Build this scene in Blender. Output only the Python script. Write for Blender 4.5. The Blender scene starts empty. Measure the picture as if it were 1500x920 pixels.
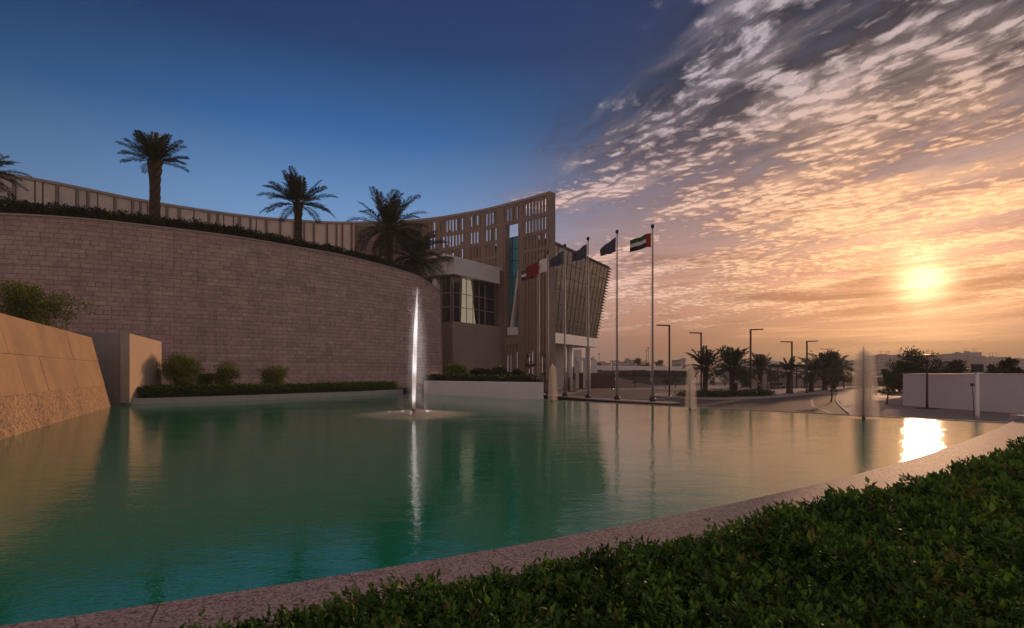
import bpy, math, random
import numpy as np
from mathutils import Vector, Matrix

R = math.radians
scene = bpy.context.scene
COL = scene.collection
random.seed(7)
rng = np.random.default_rng(11)

# ------------------------------------------------------------------ camera
F, CX, HY, CAMH = 800.0, 750.0, 546.0, 1.6


def at(px, py, D):
    """real-world point for a spot seen at px,py that lies D metres ahead of the camera"""
    return Vector(((px - CX) / F * D, D, CAMH - (py - HY) / F * D))


cam_d = bpy.data.cameras.new("camera")
cam_d.sensor_width = 36.0
cam_d.lens = 36.0 * F / 1500.0
cam_d.shift_y = (HY - 460.0) / 1500.0
cam_d.clip_start = 0.05
cam_d.clip_end = 6000.0
cam = bpy.data.objects.new("camera", cam_d)
cam.location = (0, 0, CAMH)
cam.rotation_euler = (R(90), 0, 0)
COL.objects.link(cam)
scene.camera = cam

scene.view_settings.view_transform = 'Standard'
scene.view_settings.look = 'None'
scene.view_settings.exposure = 0.35
scene.view_settings.gamma = 1.0
scene.view_settings.use_curve_mapping = False
cy = scene.cycles
cy.use_denoising = True
cy.max_bounces = 6
cy.diffuse_bounces = 3
cy.glossy_bounces = 4
cy.transmission_bounces = 4
cy.transparent_max_bounces = 24
cy.volume_bounces = 0
cy.sample_clamp_indirect = 6.0
cy.caustics_reflective = False
cy.caustics_refractive = False


def lin(c):
    r = []
    for v in c[:3]:
        v = v / 255.0
        r.append(v / 12.92 if v <= 0.04045 else ((v + 0.055) / 1.055) ** 2.4)
    return (r[0], r[1], r[2], 1.0)


# ------------------------------------------------------------------ node helper
class NT:
    def __init__(s, tree):
        s.t = tree
        s.n = tree.nodes
        s.l = tree.links

    def new(s, typ, **kw):
        n = s.n.new(typ)
        for k, v in kw.items():
            setattr(n, k, v)
        return n

    def put(s, sock, v):
        if isinstance(v, bpy.types.NodeSocket):
            s.l.new(v, sock)
        elif v is not None:
            sock.default_value = v

    def m(s, op, a, b=None, c=None, clamp=False):
        n = s.new('ShaderNodeMath', operation=op, use_clamp=clamp)
        s.put(n.inputs[0], a)
        if b is not None:
            s.put(n.inputs[1], b)
        if c is not None:
            s.put(n.inputs[2], c)
        return n.outputs[0]

    def add(s, a, b): return s.m('ADD', a, b)
    def sub(s, a, b): return s.m('SUBTRACT', a, b)
    def mul(s, a, b): return s.m('MULTIPLY', a, b)
    def div(s, a, b): return s.m('DIVIDE', a, b)

    def smooth(s, x, lo, hi, a=0.0, b=1.0):
        n = s.new('ShaderNodeMapRange', interpolation_type='SMOOTHSTEP')
        s.put(n.inputs['Value'], x)
        s.put(n.inputs['From Min'], lo)
        s.put(n.inputs['From Max'], hi)
        s.put(n.inputs['To Min'], a)
        s.put(n.inputs['To Max'], b)
        return n.outputs['Result']

    def mix(s, fac, A, B, blend='MIX'):
        n = s.new('ShaderNodeMix', data_type='RGBA', blend_type=blend)
        n.clamp_factor = True
        s.put(n.inputs['Factor'], fac)
        s.put(n.inputs[6], A)
        s.put(n.inputs[7], B)
        return n.outputs[2]

    def ramp(s, fac, stops, interp='LINEAR'):
        n = s.new('ShaderNodeValToRGB')
        n.color_ramp.interpolation = interp
        e = n.color_ramp.elements
        while len(e) > 1:
            e.remove(e[-1])
        e[0].position = stops[0][0]
        e[0].color = stops[0][1]
        for p, c in stops[1:]:
            k = e.new(p)
            k.color = c
        s.put(n.inputs[0], fac)
        return n.outputs[0]

    def noise(s, vec, scale, detail=2.0, rough=0.5, dist=0.0, dims='3D', lac=2.0):
        n = s.new('ShaderNodeTexNoise', noise_dimensions=dims)
        if vec is not None:
            s.l.new(vec, n.inputs['Vector'])
        n.inputs['Scale'].default_value = scale
        n.inputs['Detail'].default_value = detail
        n.inputs['Roughness'].default_value = rough
        n.inputs['Distortion'].default_value = dist
        n.inputs['Lacunarity'].default_value = lac
        return n.outputs['Fac']

    def xyz(s, x, y, z):
        n = s.new('ShaderNodeCombineXYZ')
        for i, v in enumerate((x, y, z)):
            s.put(n.inputs[i], v)
        return n.outputs[0]

    def sep(s, v):
        n = s.new('ShaderNodeSeparateXYZ')
        s.l.new(v, n.inputs[0])
        return n.outputs

    def vm(s, op, a, b=None):
        n = s.new('ShaderNodeVectorMath', operation=op)
        s.put(n.inputs[0], a)
        if b is not None:
            s.put(n.inputs[1], b)
        return n.outputs

    def mapping(s, vec, scale=(1, 1, 1), rot=(0, 0, 0), loc=(0, 0, 0)):
        n = s.new('ShaderNodeMapping')
        s.l.new(vec, n.inputs[0])
        n.inputs['Location'].default_value = loc
        n.inputs['Rotation'].default_value = rot
        n.inputs['Scale'].default_value = scale
        return n.outputs[0]


# ------------------------------------------------------------------ sky and sun
SUN = Vector(((1352 - CX) / F, 1.0, (HY - 414) / F)).normalized()
SUN_AZ = math.atan2(SUN.x, SUN.y)
SUN_EL = math.asin(SUN.z)


def make_world():
    w = bpy.data.worlds.new("World")
    scene.world = w
    w.use_nodes = True
    t = NT(w.node_tree)
    t.n.clear()
    out = t.new('ShaderNodeOutputWorld')
    d = t.new('ShaderNodeTexCoord').outputs['Generated']
    d = t.vm('NORMALIZE', d)[0]
    X, Y, Z = t.sep(d)
    z = t.m('MAXIMUM', Z, 0.0)
    # distance from the sun, counted a little harder in height
    df = t.vm('SUBTRACT', d, tuple(SUN))[0]
    dx, dy, dz = t.sep(df)
    h2 = t.add(t.mul(dx, dx), t.mul(dy, dy))
    q = t.m('SQRT', t.add(h2, t.mul(t.mul(dz, dz), 1.7)))
    qr = t.m('SQRT', t.add(h2, t.mul(dz, dz)))

    blue = t.ramp(z, [(0.0, lin((112, 126, 150))), (0.18, lin((118, 145, 178))), (0.28, lin((90, 128, 172))),
                      (0.39, lin((40, 88, 140))), (0.50, lin((20, 52, 96))), (0.62, lin((20, 40, 82))), (0.9, lin((34, 44, 84)))])
    far = t.smooth(q, 0.95, 1.5, 1.0, 0.42)
    # behind the camera, unseen, the sky is brightened pinkish as front fill light
    back = t.smooth(Y, 0.15, -0.6)
    blue = t.mix(1.0, blue, t.xyz(far, far, far), 'MULTIPLY')
    blue = t.mix(back, blue, lin((176, 143, 137)))
    warm = t.ramp(z, [(0.0, lin((112, 76, 58))), (0.06, lin((142, 96, 76))), (0.14, lin((186, 136, 116))), (0.22, lin((146, 120, 118))),
                      (0.32, lin((98, 92, 106))), (0.43, lin((44, 46, 64))), (0.7, lin((30, 34, 52)))])
    wm = t.smooth(q, 0.85, 0.36)
    sky = t.mix(wm, blue, warm)
    # right of the sun, out of the picture, sky greyed to cool the office glass reflections
    cool = t.smooth(t.m('ARCTAN2', X, Y), 0.82, 1.15)
    sky = t.mix(t.mul(cool, 0.75), sky, lin((128, 126, 126)))
    # orange air round the sun
    g1 = t.m('EXPONENT', t.mul(q, -5.0))
    low = t.mul(t.smooth(z, 0.45, 0.05), t.smooth(z, 0.0, 0.12, 0.42, 1.0))
    g1 = t.mul(t.mul(g1, low), 0.62)
    sky = t.mix(g1, sky, lin((218, 118, 64)))

    # clouds on a high flat layer
    zz = t.add(z, 0.045)
    px = t.div(X, zz)
    py = t.div(Y, zz)
    P = t.xyz(px, py, 0.0)
    Pr = t.mapping(P, scale=(1, 1, 1), rot=(0, 0, R(-24)))
    big = t.noise(Pr, 1.25, 2.0, 0.5)
    big2 = t.noise(t.mapping(Pr, loc=(SKY_OX, SKY_OY, 0), scale=(1.0, 0.50, 1)), 2.6, 3.0, 0.55)
    edge = t.add(px, t.mul(t.sub(big, 0.5), 1.3))
    bank = t.smooth(edge, 0.06, 0.62)
    front = t.smooth(Y, 0.0, 0.25)
    lowfade = t.smooth(z, 0.05, 0.16)
    bank = t.mul(t.mul(bank, front), lowfade)
    hi = t.smooth(z, 0.20, 0.45)
    warp = t.new('ShaderNodeTexNoise')
    t.l.new(Pr, warp.inputs['Vector'])
    warp.inputs['Scale'].default_value = 4.0
    warp.inputs['Detail'].default_value = 3.0
    wv = t.vm('MULTIPLY', t.vm('SUBTRACT', warp.outputs['Color'], (0.5, 0.5, 0.5))[0], (0.13, 0.13, 0.0))[0]
    # higher up the puffs are combed out along the wind
    sy = t.smooth(z, 0.24, 0.42, 0.66, 0.50)
    xr, yr, _ = t.sep(t.vm('ADD', Pr, wv)[0])
    Pw = t.xyz(t.mul(xr, 1.0), t.mul(yr, sy), 0.0)

    def puff(vec):
        a = t.noise(vec, 19.0, 6.0, 0.66)
        vo = t.new('ShaderNodeTexVoronoi', feature='F1')
        t.l.new(vec, vo.inputs['Vector'])
        vo.inputs['Scale'].default_value = 18.0
        b_ = t.sub(1.0, t.mul(vo.outputs['Distance'], 1.2))
        return t.add(t.mul(a, 0.74), t.mul(b_, 0.26))
    n0 = puff(Pw)
    n1 = puff(t.vm('ADD', Pw, (0.012, 0.018, 0.0))[0])
    cover = t.add(t.mul(t.sub(big2, 0.5), 1.15), t.mul(t.sub(bank, 1.0), 0.22))
    c = t.add(n0, cover)
    thr = t.mul(hi, 0.035)
    c = t.sub(c, thr)
    low_more = t.smooth(z, 0.26, 0.12, 0.0, 0.035)
    c = t.add(c, low_more)
    dens = t.mul(t.smooth(c, 0.37, 0.58), t.smooth(bank, 0.0, 0.3))
    veil = t.mul(t.smooth(t.add(t.add(big2, t.mul(hi, 0.10)), t.mul(t.sub(n0, 0.5), 0.5)), 0.34, 0.60), bank)
    rim = t.smooth(t.sub(n0, n1), -0.05, 0.06)
    peak = t.smooth(c, 0.42, 0.66)
    K = t.mix(hi, t.mix(t.smooth(q, 0.05, 0.5), lin((170, 102, 72)), lin((118, 92, 94))), lin((30, 28, 38)))
    L = t.mix(t.smooth(q, 0.06, 0.55), lin((255, 196, 140)), t.mix(hi, lin((226, 184, 170)), lin((188, 174, 182))))
    MID = t.mix(0.5, K, L)
    L2 = t.mix(t.add(t.mul(rim, 0.55), t.mul(peak, 0.45)), t.mix(0.30, K, L), L)
    sky = t.mix(t.mul(veil, 0.86), sky, K)
    # soft combed sheets between the puffs
    wisp = t.noise(t.mapping(Pw, scale=(3.4, 1.1, 1), rot=(0, 0, R(14))), 1.0, 8.0, 0.66)
    soft = t.smooth(t.add(wisp, t.mul(t.sub(big2, 0.5), 0.8)), 0.44, 0.74)
    soft = t.mul(t.mul(soft, t.smooth(bank, 0.05, 0.5)), t.smooth(z, 0.14, 0.30))
    sky = t.mix(t.mul(soft, 0.5), sky, t.mix(0.35, L, K))
    sky = t.mix(t.mul(dens, t.smooth(z, 0.2, 0.42, 0.9, 0.74)), sky, L2)

    # long flat bars of haze cloud near the horizon, in front of the sun
    az = t.m('ARCTAN2', X, Y)
    B = t.xyz(t.mul(az, 2.0), t.mul(t.sub(z, t.mul(az, 0.035)), 26.0), 0.3)
    bars = t.noise(B, 1.15, 6.0, 0.62, 0.5)
    bwin = t.mul(t.mul(t.smooth(z, 0.02, 0.08), t.smooth(z, 0.34, 0.16)), t.smooth(q, 0.85, 0.3))
    dark = t.mul(t.mul(t.smooth(bars, 0.50, 0.68), bwin), 0.8)
    lite = t.mul(t.mul(t.smooth(bars, 0.45, 0.32), bwin), 0.5)
    sky = t.mix(dark, sky, t.mix(t.smooth(q, 0.1, 0.5), lin((150, 84, 46)), lin((124, 90, 82))))
    sky = t.mix(lite, sky, t.mix(t.smooth(q, 0.1, 0.6), lin((250, 180, 116)), lin((206, 156, 136))))

    # glow of the sun itself, broken by the bars
    core = t.m('EXPONENT', t.mul(t.mul(qr, qr), -1 / (0.030 ** 2)))
    halo = t.m('EXPONENT', t.mul(qr, -1 / 0.10))
    br = t.smooth(t.add(bars, t.mul(n0, 0.35)), 0.5, 0.84, 1.0, 0.15)
    gl = t.add(t.mul(t.mul(core, t.add(t.mul(br, 0.6), 0.4)), 2.6), t.mul(t.mul(halo, br), 0.85))
    gcol = t.mix(1.0, lin((255, 200, 146)), t.xyz(gl, gl, gl), 'MULTIPLY')
    sky = t.mix(1.0, sky, gcol, 'ADD')

    bg = t.new('ShaderNodeBackground')
    t.l.new(sky, bg.inputs['Color'])
    bg.inputs['Strength'].default_value = SKY_K
    nis = t.new('ShaderNodeTexSky', sky_type='NISHITA')
    nis.sun_disc = False
    nis.sun_elevation = SUN_EL
    nis.sun_rotation = SUN_AZ
    bg2 = t.new('ShaderNodeBackground')
    t.l.new(nis.outputs[0], bg2.inputs['Color'])
    bg2.inputs['Strength'].default_value = NIS_K
    ad = t.new('ShaderNodeAddShader')
    t.l.new(bg.outputs[0], ad.inputs[0])
    t.l.new(bg2.outputs[0], ad.inputs[1])
    t.l.new(ad.outputs[0], out.inputs['Surface'])


SKY_K, NIS_K = 1.0, 0.004
SKY_OX, SKY_OY = 3.1, 7.7
make_world()
sl = bpy.data.lights.new("sun", 'SUN')
sl.energy = 1.9
sl.angle = R(2.0)
sl.color = (1.0, 0.57, 0.31)
so = bpy.data.objects.new("sun", sl)
so.rotation_euler = SUN.to_track_quat('Z', 'Y').to_euler()
so.location = (60, 80, 40)
COL.objects.link(so)


# ------------------------------------------------------------------ object helpers
def tag(o, label=None, cat=None, group=None, kind=None):
    if label:
        o["label"] = label
    if cat:
        o["category"] = cat
    if group:
        o["group"] = group
    if kind:
        o["kind"] = kind
    return o


def empty(name, loc=(0, 0, 0), rz=0.0, label=None, cat=None, group=None):
    o = bpy.data.objects.new(name, None)
    o.location = loc
    o.rotation_euler = (0, 0, rz)
    o.empty_display_size = 0.3
    COL.objects.link(o)
    return tag(o, label, cat, group)


def kids(o):
    return [c for c in bpy.data.objects if c.parent == o]


def copy_tree(o, parent=None):
    ch = kids(o)
    c = o.copy()
    COL.objects.link(c)
    if parent is not None:
        c.parent = parent
    for k in ch:
        copy_tree(k, c)
    return c


def mesh_obj(name, verts, faces, mat, parent=None, smooth=False, uv=None, attr=None, loc=None):
    me = bpy.data.meshes.new(name)
    me.from_pydata([tuple(v) for v in verts], [], faces)
    if uv is not None:
        l = me.uv_layers.new(name="UVMap")
        flat = np.array([c for f in uv for c in f], dtype=np.float32).ravel()
        l.data.foreach_set("uv", flat)
    if smooth:
        me.polygons.foreach_set("use_smooth", [True] * len(me.polygons))
    me.materials.append(mat)
    me.update()
    o = bpy.data.objects.new(name, me)
    COL.objects.link(o)
    if parent is not None:
        o.parent = parent
    if loc is not None:
        o.location = loc
    return o


class MB:
    def __init__(s):
        s.v = []
        s.f = []

    def raw(s, vs, fs):
        b = len(s.v)
        s.v += [tuple(v) for v in vs]
        s.f += [tuple(i + b for i in f) for f in fs]
        return s

    def box(s, c, size, rz=0.0):
        hx, hy, hz = size[0] / 2, size[1] / 2, size[2] / 2
        ca, sa = math.cos(rz), math.sin(rz)
        vs = []
        for z in (-hz, hz):
            for x, y in ((-hx, -hy), (hx, -hy), (hx, hy), (-hx, hy)):
                vs.append((c[0] + x * ca - y * sa, c[1] + x * sa + y * ca, c[2] + z))
        return s.raw(vs, [(0, 3, 2, 1), (4, 5, 6, 7), (0, 1, 5, 4), (1, 2, 6, 5), (2, 3, 7, 6), (3, 0, 4, 7)])

    def hexa(s, b, t):
        """b,t: four bottom and four top points, counter-clockwise from above"""
        return s.raw(list(b) + list(t), [(0, 3, 2, 1), (4, 5, 6, 7), (0, 1, 5, 4), (1, 2, 6, 5), (2, 3, 7, 6), (3, 0, 4, 7)])

    def prism(s, poly, z0, z1):
        n = len(poly)
        vs = [(p[0], p[1], z0) for p in poly] + [(p[0], p[1], z1) for p in poly]
        fs = [tuple(range(n))[::-1], tuple(range(n, 2 * n))]
        fs += [(i, (i + 1) % n, n + (i + 1) % n, n + i) for i in range(n)]
        return s.raw(vs, fs)

    def beam(s, p0, p1, w, h, up=Vector((0, 0, 1))):
        p0, p1 = Vector(p0), Vector(p1)
        d = (p1 - p0).normalized()
        a = d.cross(up)
        if a.length < 1e-4:
            a = d.cross(Vector((0, 1, 0)))
        a.normalize()
        b = a.cross(d)
        o = [a * sx * w / 2 + b * sy * h / 2 for sx, sy in ((-1, -1), (1, -1), (1, 1), (-1, 1))]
        vs = [p0 + k for k in o] + [p1 + k for k in o]
        return s.raw(vs, [(3, 2, 1, 0), (4, 5, 6, 7), (0, 1, 5, 4), (1, 2, 6, 5), (2, 3, 7, 6), (3, 0, 4, 7)])

    def tube(s, pts, rad, n=8):
        pts = [Vector(p) for p in pts]
        if not isinstance(rad, (list, tuple)):
            rad = [rad] * len(pts)
        vs, fs = [], []
        ref = Vector((0.31, 0.92, 0.24))
        for i, p in enumerate(pts):
            d = (pts[min(i + 1, len(pts) - 1)] - pts[max(i - 1, 0)]).normalized()
            a = d.cross(ref)
            if a.length < 0.05:
                a = d.cross(Vector((1, 0, 0)))
            a.normalize()
            b = d.cross(a)
            for k in range(n):
                t = 2 * math.pi * k / n
                vs.append(p + (a * math.cos(t) + b * math.sin(t)) * rad[i])
        for i in range(len(pts) - 1):
            for k in range(n):
                k2 = (k + 1) % n
                fs.append((i * n + k, i * n + k2, (i + 1) * n + k2, (i + 1) * n + k))
        fs.append(tuple(range(n))[::-1])
        fs.append(tuple(range((len(pts) - 1) * n, len(pts) * n)))
        return s.raw(vs, fs)

    def lathe(s, prof, c=(0, 0, 0), n=12):
        vs, fs = [], []
        for r, z in prof:
            for k in range(n):
                t = 2 * math.pi * k / n
                vs.append((c[0] + r * math.cos(t), c[1] + r * math.sin(t), c[2] + z))
        for i in range(len(prof) - 1):
            for k in range(n):
                k2 = (k + 1) % n
                fs.append((i * n + k, i * n + k2, (i + 1) * n + k2, (i + 1) * n + k))
        fs.append(tuple(range(n))[::-1])
        fs.append(tuple(range((len(prof) - 1) * n, len(prof) * n)))
        return s.raw(vs, fs)

    def build(s, name, mat, parent=None, smooth=False, bevel=0.0, loc=None):
        o = mesh_obj(name, s.v, s.f, mat, parent, smooth, loc=loc)
        if bevel:
            b = o.modifiers.new("bevel", 'BEVEL')
            b.width = bevel
            b.segments = 2
            b.limit_method = 'ANGLE'
        return o


def catmull(pts, n=10):
    """smooth curve through points of any dimension"""
    P = [np.array(p, float) for p in pts]
    P = [2 * P[0] - P[1]] + P + [2 * P[-1] - P[-2]]
    out = []
    for i in range(1, len(P) - 2):
        for k in range(n):
            t = k / n
            a, b, c, d = P[i - 1], P[i], P[i + 1], P[i + 2]
            out.append(0.5 * ((2 * b) + (-a + c) * t + (2 * a - 5 * b + 4 * c - d) * t * t + (-a + 3 * b - 3 * c + d) * t ** 3))
    out.append(P[-2])
    return np.array(out)


def resample(pts, step):
    """points spaced step metres apart in plan (first two coordinates)"""
    seg = np.hypot(np.diff(pts[:, 0]), np.diff(pts[:, 1]))
    s = np.concatenate([[0], np.cumsum(seg)])
    n = max(2, int(round(s[-1] / step)) + 1)
    q = np.linspace(0, s[-1], n)
    return np.stack([np.interp(q, s, pts[:, k]) for k in range(pts.shape[1])], 1), q


# ------------------------------------------------------------------ materials
def newmat(name):
    m = bpy.data.materials.new(name)
    m.use_nodes = True
    t = NT(m.node_tree)
    b = m.node_tree.nodes["Principled BSDF"]
    return m, t, b


def mat_basic(name, col, rough=0.6, var=0.25, scale=3.0, bump=0.0, bscale=30.0, metal=0.0, spec=0.4, col2=None):
    """plain surface with mottling in object space"""
    m, t, b = newmat(name)
    o = t.new('ShaderNodeTexCoord').outputs['Object']
    n1 = t.noise(o, scale, 5.0, 0.6)
    n2 = t.noise(o, scale * 9.0, 3.0, 0.6)
    f = t.add(t.mul(n1, 0.65), t.mul(n2, 0.35))
    f = t.smooth(f, 0.30, 0.70)
    c1 = (*col, 1)
    c2 = (*(col2 or [v * (1 - var) for v in col]), 1)
    t.l.new(t.mix(f, c2, c1), b.inputs['Base Color'])
    b.inputs['Roughness'].default_value = rough
    t.l.new(t.smooth(n2, 0.2, 0.8, rough * 0.85, min(1.0, rough * 1.15)), b.inputs['Roughness'])
    b.inputs['Metallic'].default_value = metal
    b.inputs['Specular IOR Level'].default_value = spec
    if bump:
        bn = t.new('ShaderNodeBump')
        bn.inputs['Strength'].default_value = bump
        bn.inputs['Distance'].default_value = 0.02
        t.l.new(t.noise(o, bscale, 4.0, 0.65), bn.inputs['Height'])
        t.l.new(bn.outputs[0], b.inputs['Normal'])
    return m


def mat_leaf(name, dark, light, rough=0.45, transl=0.25, spec=0.35, brown=0.0):
    """foliage: every leaf carries its own random value in the attribute 'rnd'"""
    m, t, b = newmat(name)
    at_ = t.new('ShaderNodeAttribute', attribute_name='rnd')
    f = at_.outputs['Fac']
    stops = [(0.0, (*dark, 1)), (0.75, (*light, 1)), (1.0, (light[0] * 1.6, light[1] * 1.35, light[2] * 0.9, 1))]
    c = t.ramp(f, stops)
    if brown:
        c = t.mix(t.smooth(f, 0.985 - brown, 0.99 - brown, 0.0, 0.8), c, (0.09, 0.055, 0.03, 1))
    t.l.new(c, b.inputs['Base Color'])
    b.inputs['Roughness'].default_value = rough
    b.inputs['Specular IOR Level'].default_value = spec
    tr = t.new('ShaderNodeBsdfTranslucent')
    t.l.new(t.mix(1.0, c, (1.3, 1.5, 0.6, 1), 'MULTIPLY'), tr.inputs['Color'])
    mx = t.new('ShaderNodeMixShader')
    mx.inputs[0].default_value = transl
    t.l.new(b.outputs[0], mx.inputs[1])
    t.l.new(tr.outputs[0], mx.inputs[2])
    t.l.new(mx.outputs[0], t.n["Material Output"].inputs['Surface'])
    return m


def mat_brick():
    m, t, b = newmat("split_stone_masonry")
    uv = t.new('ShaderNodeUVMap').outputs[0]
    n = t.noise(uv, 0.9, 3.0, 0.6)
    wob = t.new('ShaderNodeTexNoise')
    t.l.new(uv, wob.inputs['Vector'])
    wob.inputs['Scale'].default_value = 2.3
    wv = t.vm('MULTIPLY', t.vm('SUBTRACT', wob.outputs['Color'], (0.5, 0.5, 0.5))[0], (0.07, 0.05, 0))[0]
    u2 = t.vm('ADD', uv, wv)[0]

    def brick(w, h, mort, off, sq):
        k = t.new('ShaderNodeTexBrick')
        t.l.new(u2, k.inputs['Vector'])
        k.inputs['Scale'].default_value = 1.0
        k.inputs['Brick Width'].default_value = w
        k.inputs['Row Height'].default_value = h
        k.inputs['Mortar Size'].default_value = mort
        k.inputs['Mortar Smooth'].default_value = 0.25
        k.inputs['Bias'].default_value = 0.0
        k.offset = off
        k.squash = sq
        k.squash_frequency = 3
        k.inputs['Color1'].default_value = (0, 0, 0, 1)
        k.inputs['Color2'].default_value = (1, 1, 1, 1)
        k.inputs['Mortar'].default_value = (0.5, 0.5, 0.5, 1)
        return k.outputs['Color'], k.outputs['Fac']
    ca, fa = brick(0.70, 0.30, 0.022, 0.37, 0.62)
    cb, fb = brick(1.27, 0.60, 0.02, 0.61, 1.5)
    tone = t.ramp(t.add(t.mul(ca, 0.55), t.mul(cb, 0.45)),
                  [(0.0, (0.40, 0.275, 0.25, 1)), (0.45, (0.54, 0.37, 0.335, 1)), (1.0, (0.66, 0.465, 0.42, 1))])
    tone = t.mix(t.smooth(n, 0.35, 0.75, 0.0, 0.55), tone, (0.40, 0.285, 0.26, 1))
    st = t.noise(t.mapping(uv, scale=(1.3, 0.10, 1)), 1.0, 4.0, 0.65)
    tone = t.mix(t.smooth(st, 0.5, 0.72, 0.0, 0.42), tone, (0.27, 0.195, 0.18, 1))
    grit = t.noise(uv, 14.0, 4.0, 0.7)
    tone = t.mix(1.0, tone, t.mix(grit, (0.72, 0.72, 0.72, 1), (1.15, 1.15, 1.15, 1)), 'MULTIPLY')
    # joints open and close along the wall; some are raked out deep
    jn = t.noise(uv, 1.7, 4.0, 0.75)
    jm = t.mul(fa, t.smooth(jn, 0.36, 0.62, 0.25, 1.0))
    # horizontal pour lines, one every three metres
    sy = t.sep(uv)[1]
    pour = t.m('PINGPONG', t.add(sy, 0.4), 1.45)
    pl = t.smooth(pour, 0.035, 0.0)
    jm = t.m('MAXIMUM', jm, t.mul(pl, 0.8))
    holes = t.mul(t.smooth(t.noise(uv, 3.6, 2.0, 0.5), 0.66, 0.72), fa)
    c = t.mix(t.mul(jm, 0.72), tone, (0.085, 0.065, 0.062, 1))
    c = t.mix(holes, c, (0.03, 0.025, 0.025, 1))
    t.l.new(c, b.inputs['Base Color'])
    b.inputs['Roughness'].default_value = 0.85
    b.inputs['Specular IOR Level'].default_value = 0.25
    h = t.add(t.mul(t.sub(1.0, jm), 0.6), t.add(t.mul(grit, 0.5), t.mul(ca, 0.35)))
    bn = t.new('ShaderNodeBump')
    bn.inputs['Strength'].default_value = 0.7
    bn.inputs['Distance'].default_value = 0.05
    t.l.new(h, bn.inputs['Height'])
    t.l.new(bn.outputs[0], b.inputs['Normal'])
    return m


def mat_granite(name, base, dark, scale=60.0, bump=0.25, joints=False):
    """speckled stone"""
    m, t, b = newmat(name)
    o = t.new('ShaderNodeTexCoord').outputs['Object']
    v = t.new('ShaderNodeTexVoronoi')
    t.l.new(o, v.inputs['Vector'])
    v.inputs['Scale'].default_value = scale
    sp = t.sep(v.outputs['Color'])[0]
    n = t.noise(o, scale * 2.2, 3.0, 0.7)
    big = t.noise(o, 1.2, 4.0, 0.6)
    f = t.add(t.mul(sp, 0.55), t.mul(n, 0.45))
    c = t.ramp(f, [(0.22, (*dark, 1)), (0.42, (*[x * 0.75 for x in base], 1)), (0.62, (*base, 1)), (0.85, (*[min(1, x * 1.45) for x in base], 1))])
    c = t.mix(t.smooth(big, 0.45, 0.75, 0.0, 0.45), c, (*[x * 0.6 for x in base], 1))
    if joints:
        uv = t.new('ShaderNodeUVMap').outputs[0]
        sx = t.sep(uv)[0]
        j = t.smooth(t.m('PINGPONG', sx, 0.62), 0.009, 0.003)
        crack = t.smooth(t.m('ABSOLUTE', t.sub(t.noise(o, 1.6, 6.0, 0.7), 0.5)), 0.004, 0.0)
        c = t.mix(t.mul(j, 0.9), c, (*[x * 0.25 for x in base], 1))
        c = t.mix(t.mul(crack, 0.5), c, (*[x * 0.25 for x in base], 1))
    t.l.new(c, b.inputs['Base Color'])
    b.inputs['Roughness'].default_value = 0.7
    b.inputs['Specular IOR Level'].default_value = 0.3
    bn = t.new('ShaderNodeBump')
    bn.inputs['Strength'].default_value = bump
    bn.inputs['Distance'].default_value = 0.01
    t.l.new(f, bn.inputs['Height'])
    t.l.new(bn.outputs[0], b.inputs['Normal'])
    return m


def mat_glass(name, tint, rough=0.02, opaque=0.75, spec=0.5, ior=1.55):
    """tinted building glass: a dark pane that mirrors the sky and lets a little of the room through"""
    m, t, b = newmat(name)
    o = t.new('ShaderNodeTexCoord').outputs['Object']
    b.inputs['Base Color'].default_value = (*tint, 1)
    b.inputs['Roughness'].default_value = rough
    b.inputs['IOR'].default_value = ior
    b.inputs['Specular IOR Level'].default_value = spec
    bn = t.new('ShaderNodeBump')
    bn.inputs['Strength'].default_value = 0.05
    bn.inputs['Distance'].default_value = 0.2
    t.l.new(t.noise(o, 0.35, 2.0, 0.5), bn.inputs['Height'])
    t.l.new(bn.outputs[0], b.inputs['Normal'])
    tr = t.new('ShaderNodeBsdfTransparent')
    tr.inputs['Color'].default_value = (0.88, 0.88, 0.86, 1)
    mx = t.new('ShaderNodeMixShader')
    mx.inputs[0].default_value = opaque
    t.l.new(tr.outputs[0], mx.inputs[1])
    t.l.new(b.outputs[0], mx.inputs[2])
    t.l.new(mx.outputs[0], t.n["Material Output"].inputs['Surface'])
    return m


def mat_water():
    m, t, b = newmat("pool_water")
    o = t.new('ShaderNodeTexCoord').outputs['Object']
    b.inputs['Base Color'].default_value = (0.012, 0.20, 0.165, 1)
    n0 = t.noise(t.mapping(o, scale=(0.16, 0.16, 1)), 1.0, 3.0, 0.55)
    t.l.new(t.mix(n0, (0.004, 0.155, 0.070, 1), (0.012, 0.29, 0.155, 1)), b.inputs['Base Color'])
    b.inputs['IOR'].default_value = 1.35
    b.inputs['Roughness'].default_value = 0.05
    b.inputs['Specular IOR Level'].default_value = 0.5
    a1 = t.noise(t.mapping(o, scale=(1.0, 1.7, 1), rot=(0, 0, R(12))), 1.6, 3.0, 0.55, 0.3)
    a2 = t.noise(t.mapping(o, scale=(1.0, 1.35, 1), rot=(0, 0, R(-20))), 15.0, 2.0, 0.5)
    patch = t.smooth(t.noise(t.mapping(o, scale=(0.35, 0.5, 1)), 1.0, 2.0, 0.5), 0.3, 0.7, 0.55, 1.25)
    h = t.add(t.mul(a1, 0.0065), t.mul(t.mul(a2, patch), 0.0024))
    bn = t.new('ShaderNodeBump')
    bn.inputs['Strength'].default_value = 1.0
    bn.inputs['Distance'].default_value = 1.0
    t.l.new(h, bn.inputs['Height'])
    t.l.new(bn.outputs[0], b.inputs['Normal'])
    return m


def mat_emit(name, col, k):
    m, t, b = newmat(name)
    b.inputs['Base Color'].default_value = (*col, 1)
    b.inputs['Emission Color'].default_value = (*col, 1)
    b.inputs['Emission Strength'].default_value = k
    return m


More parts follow.
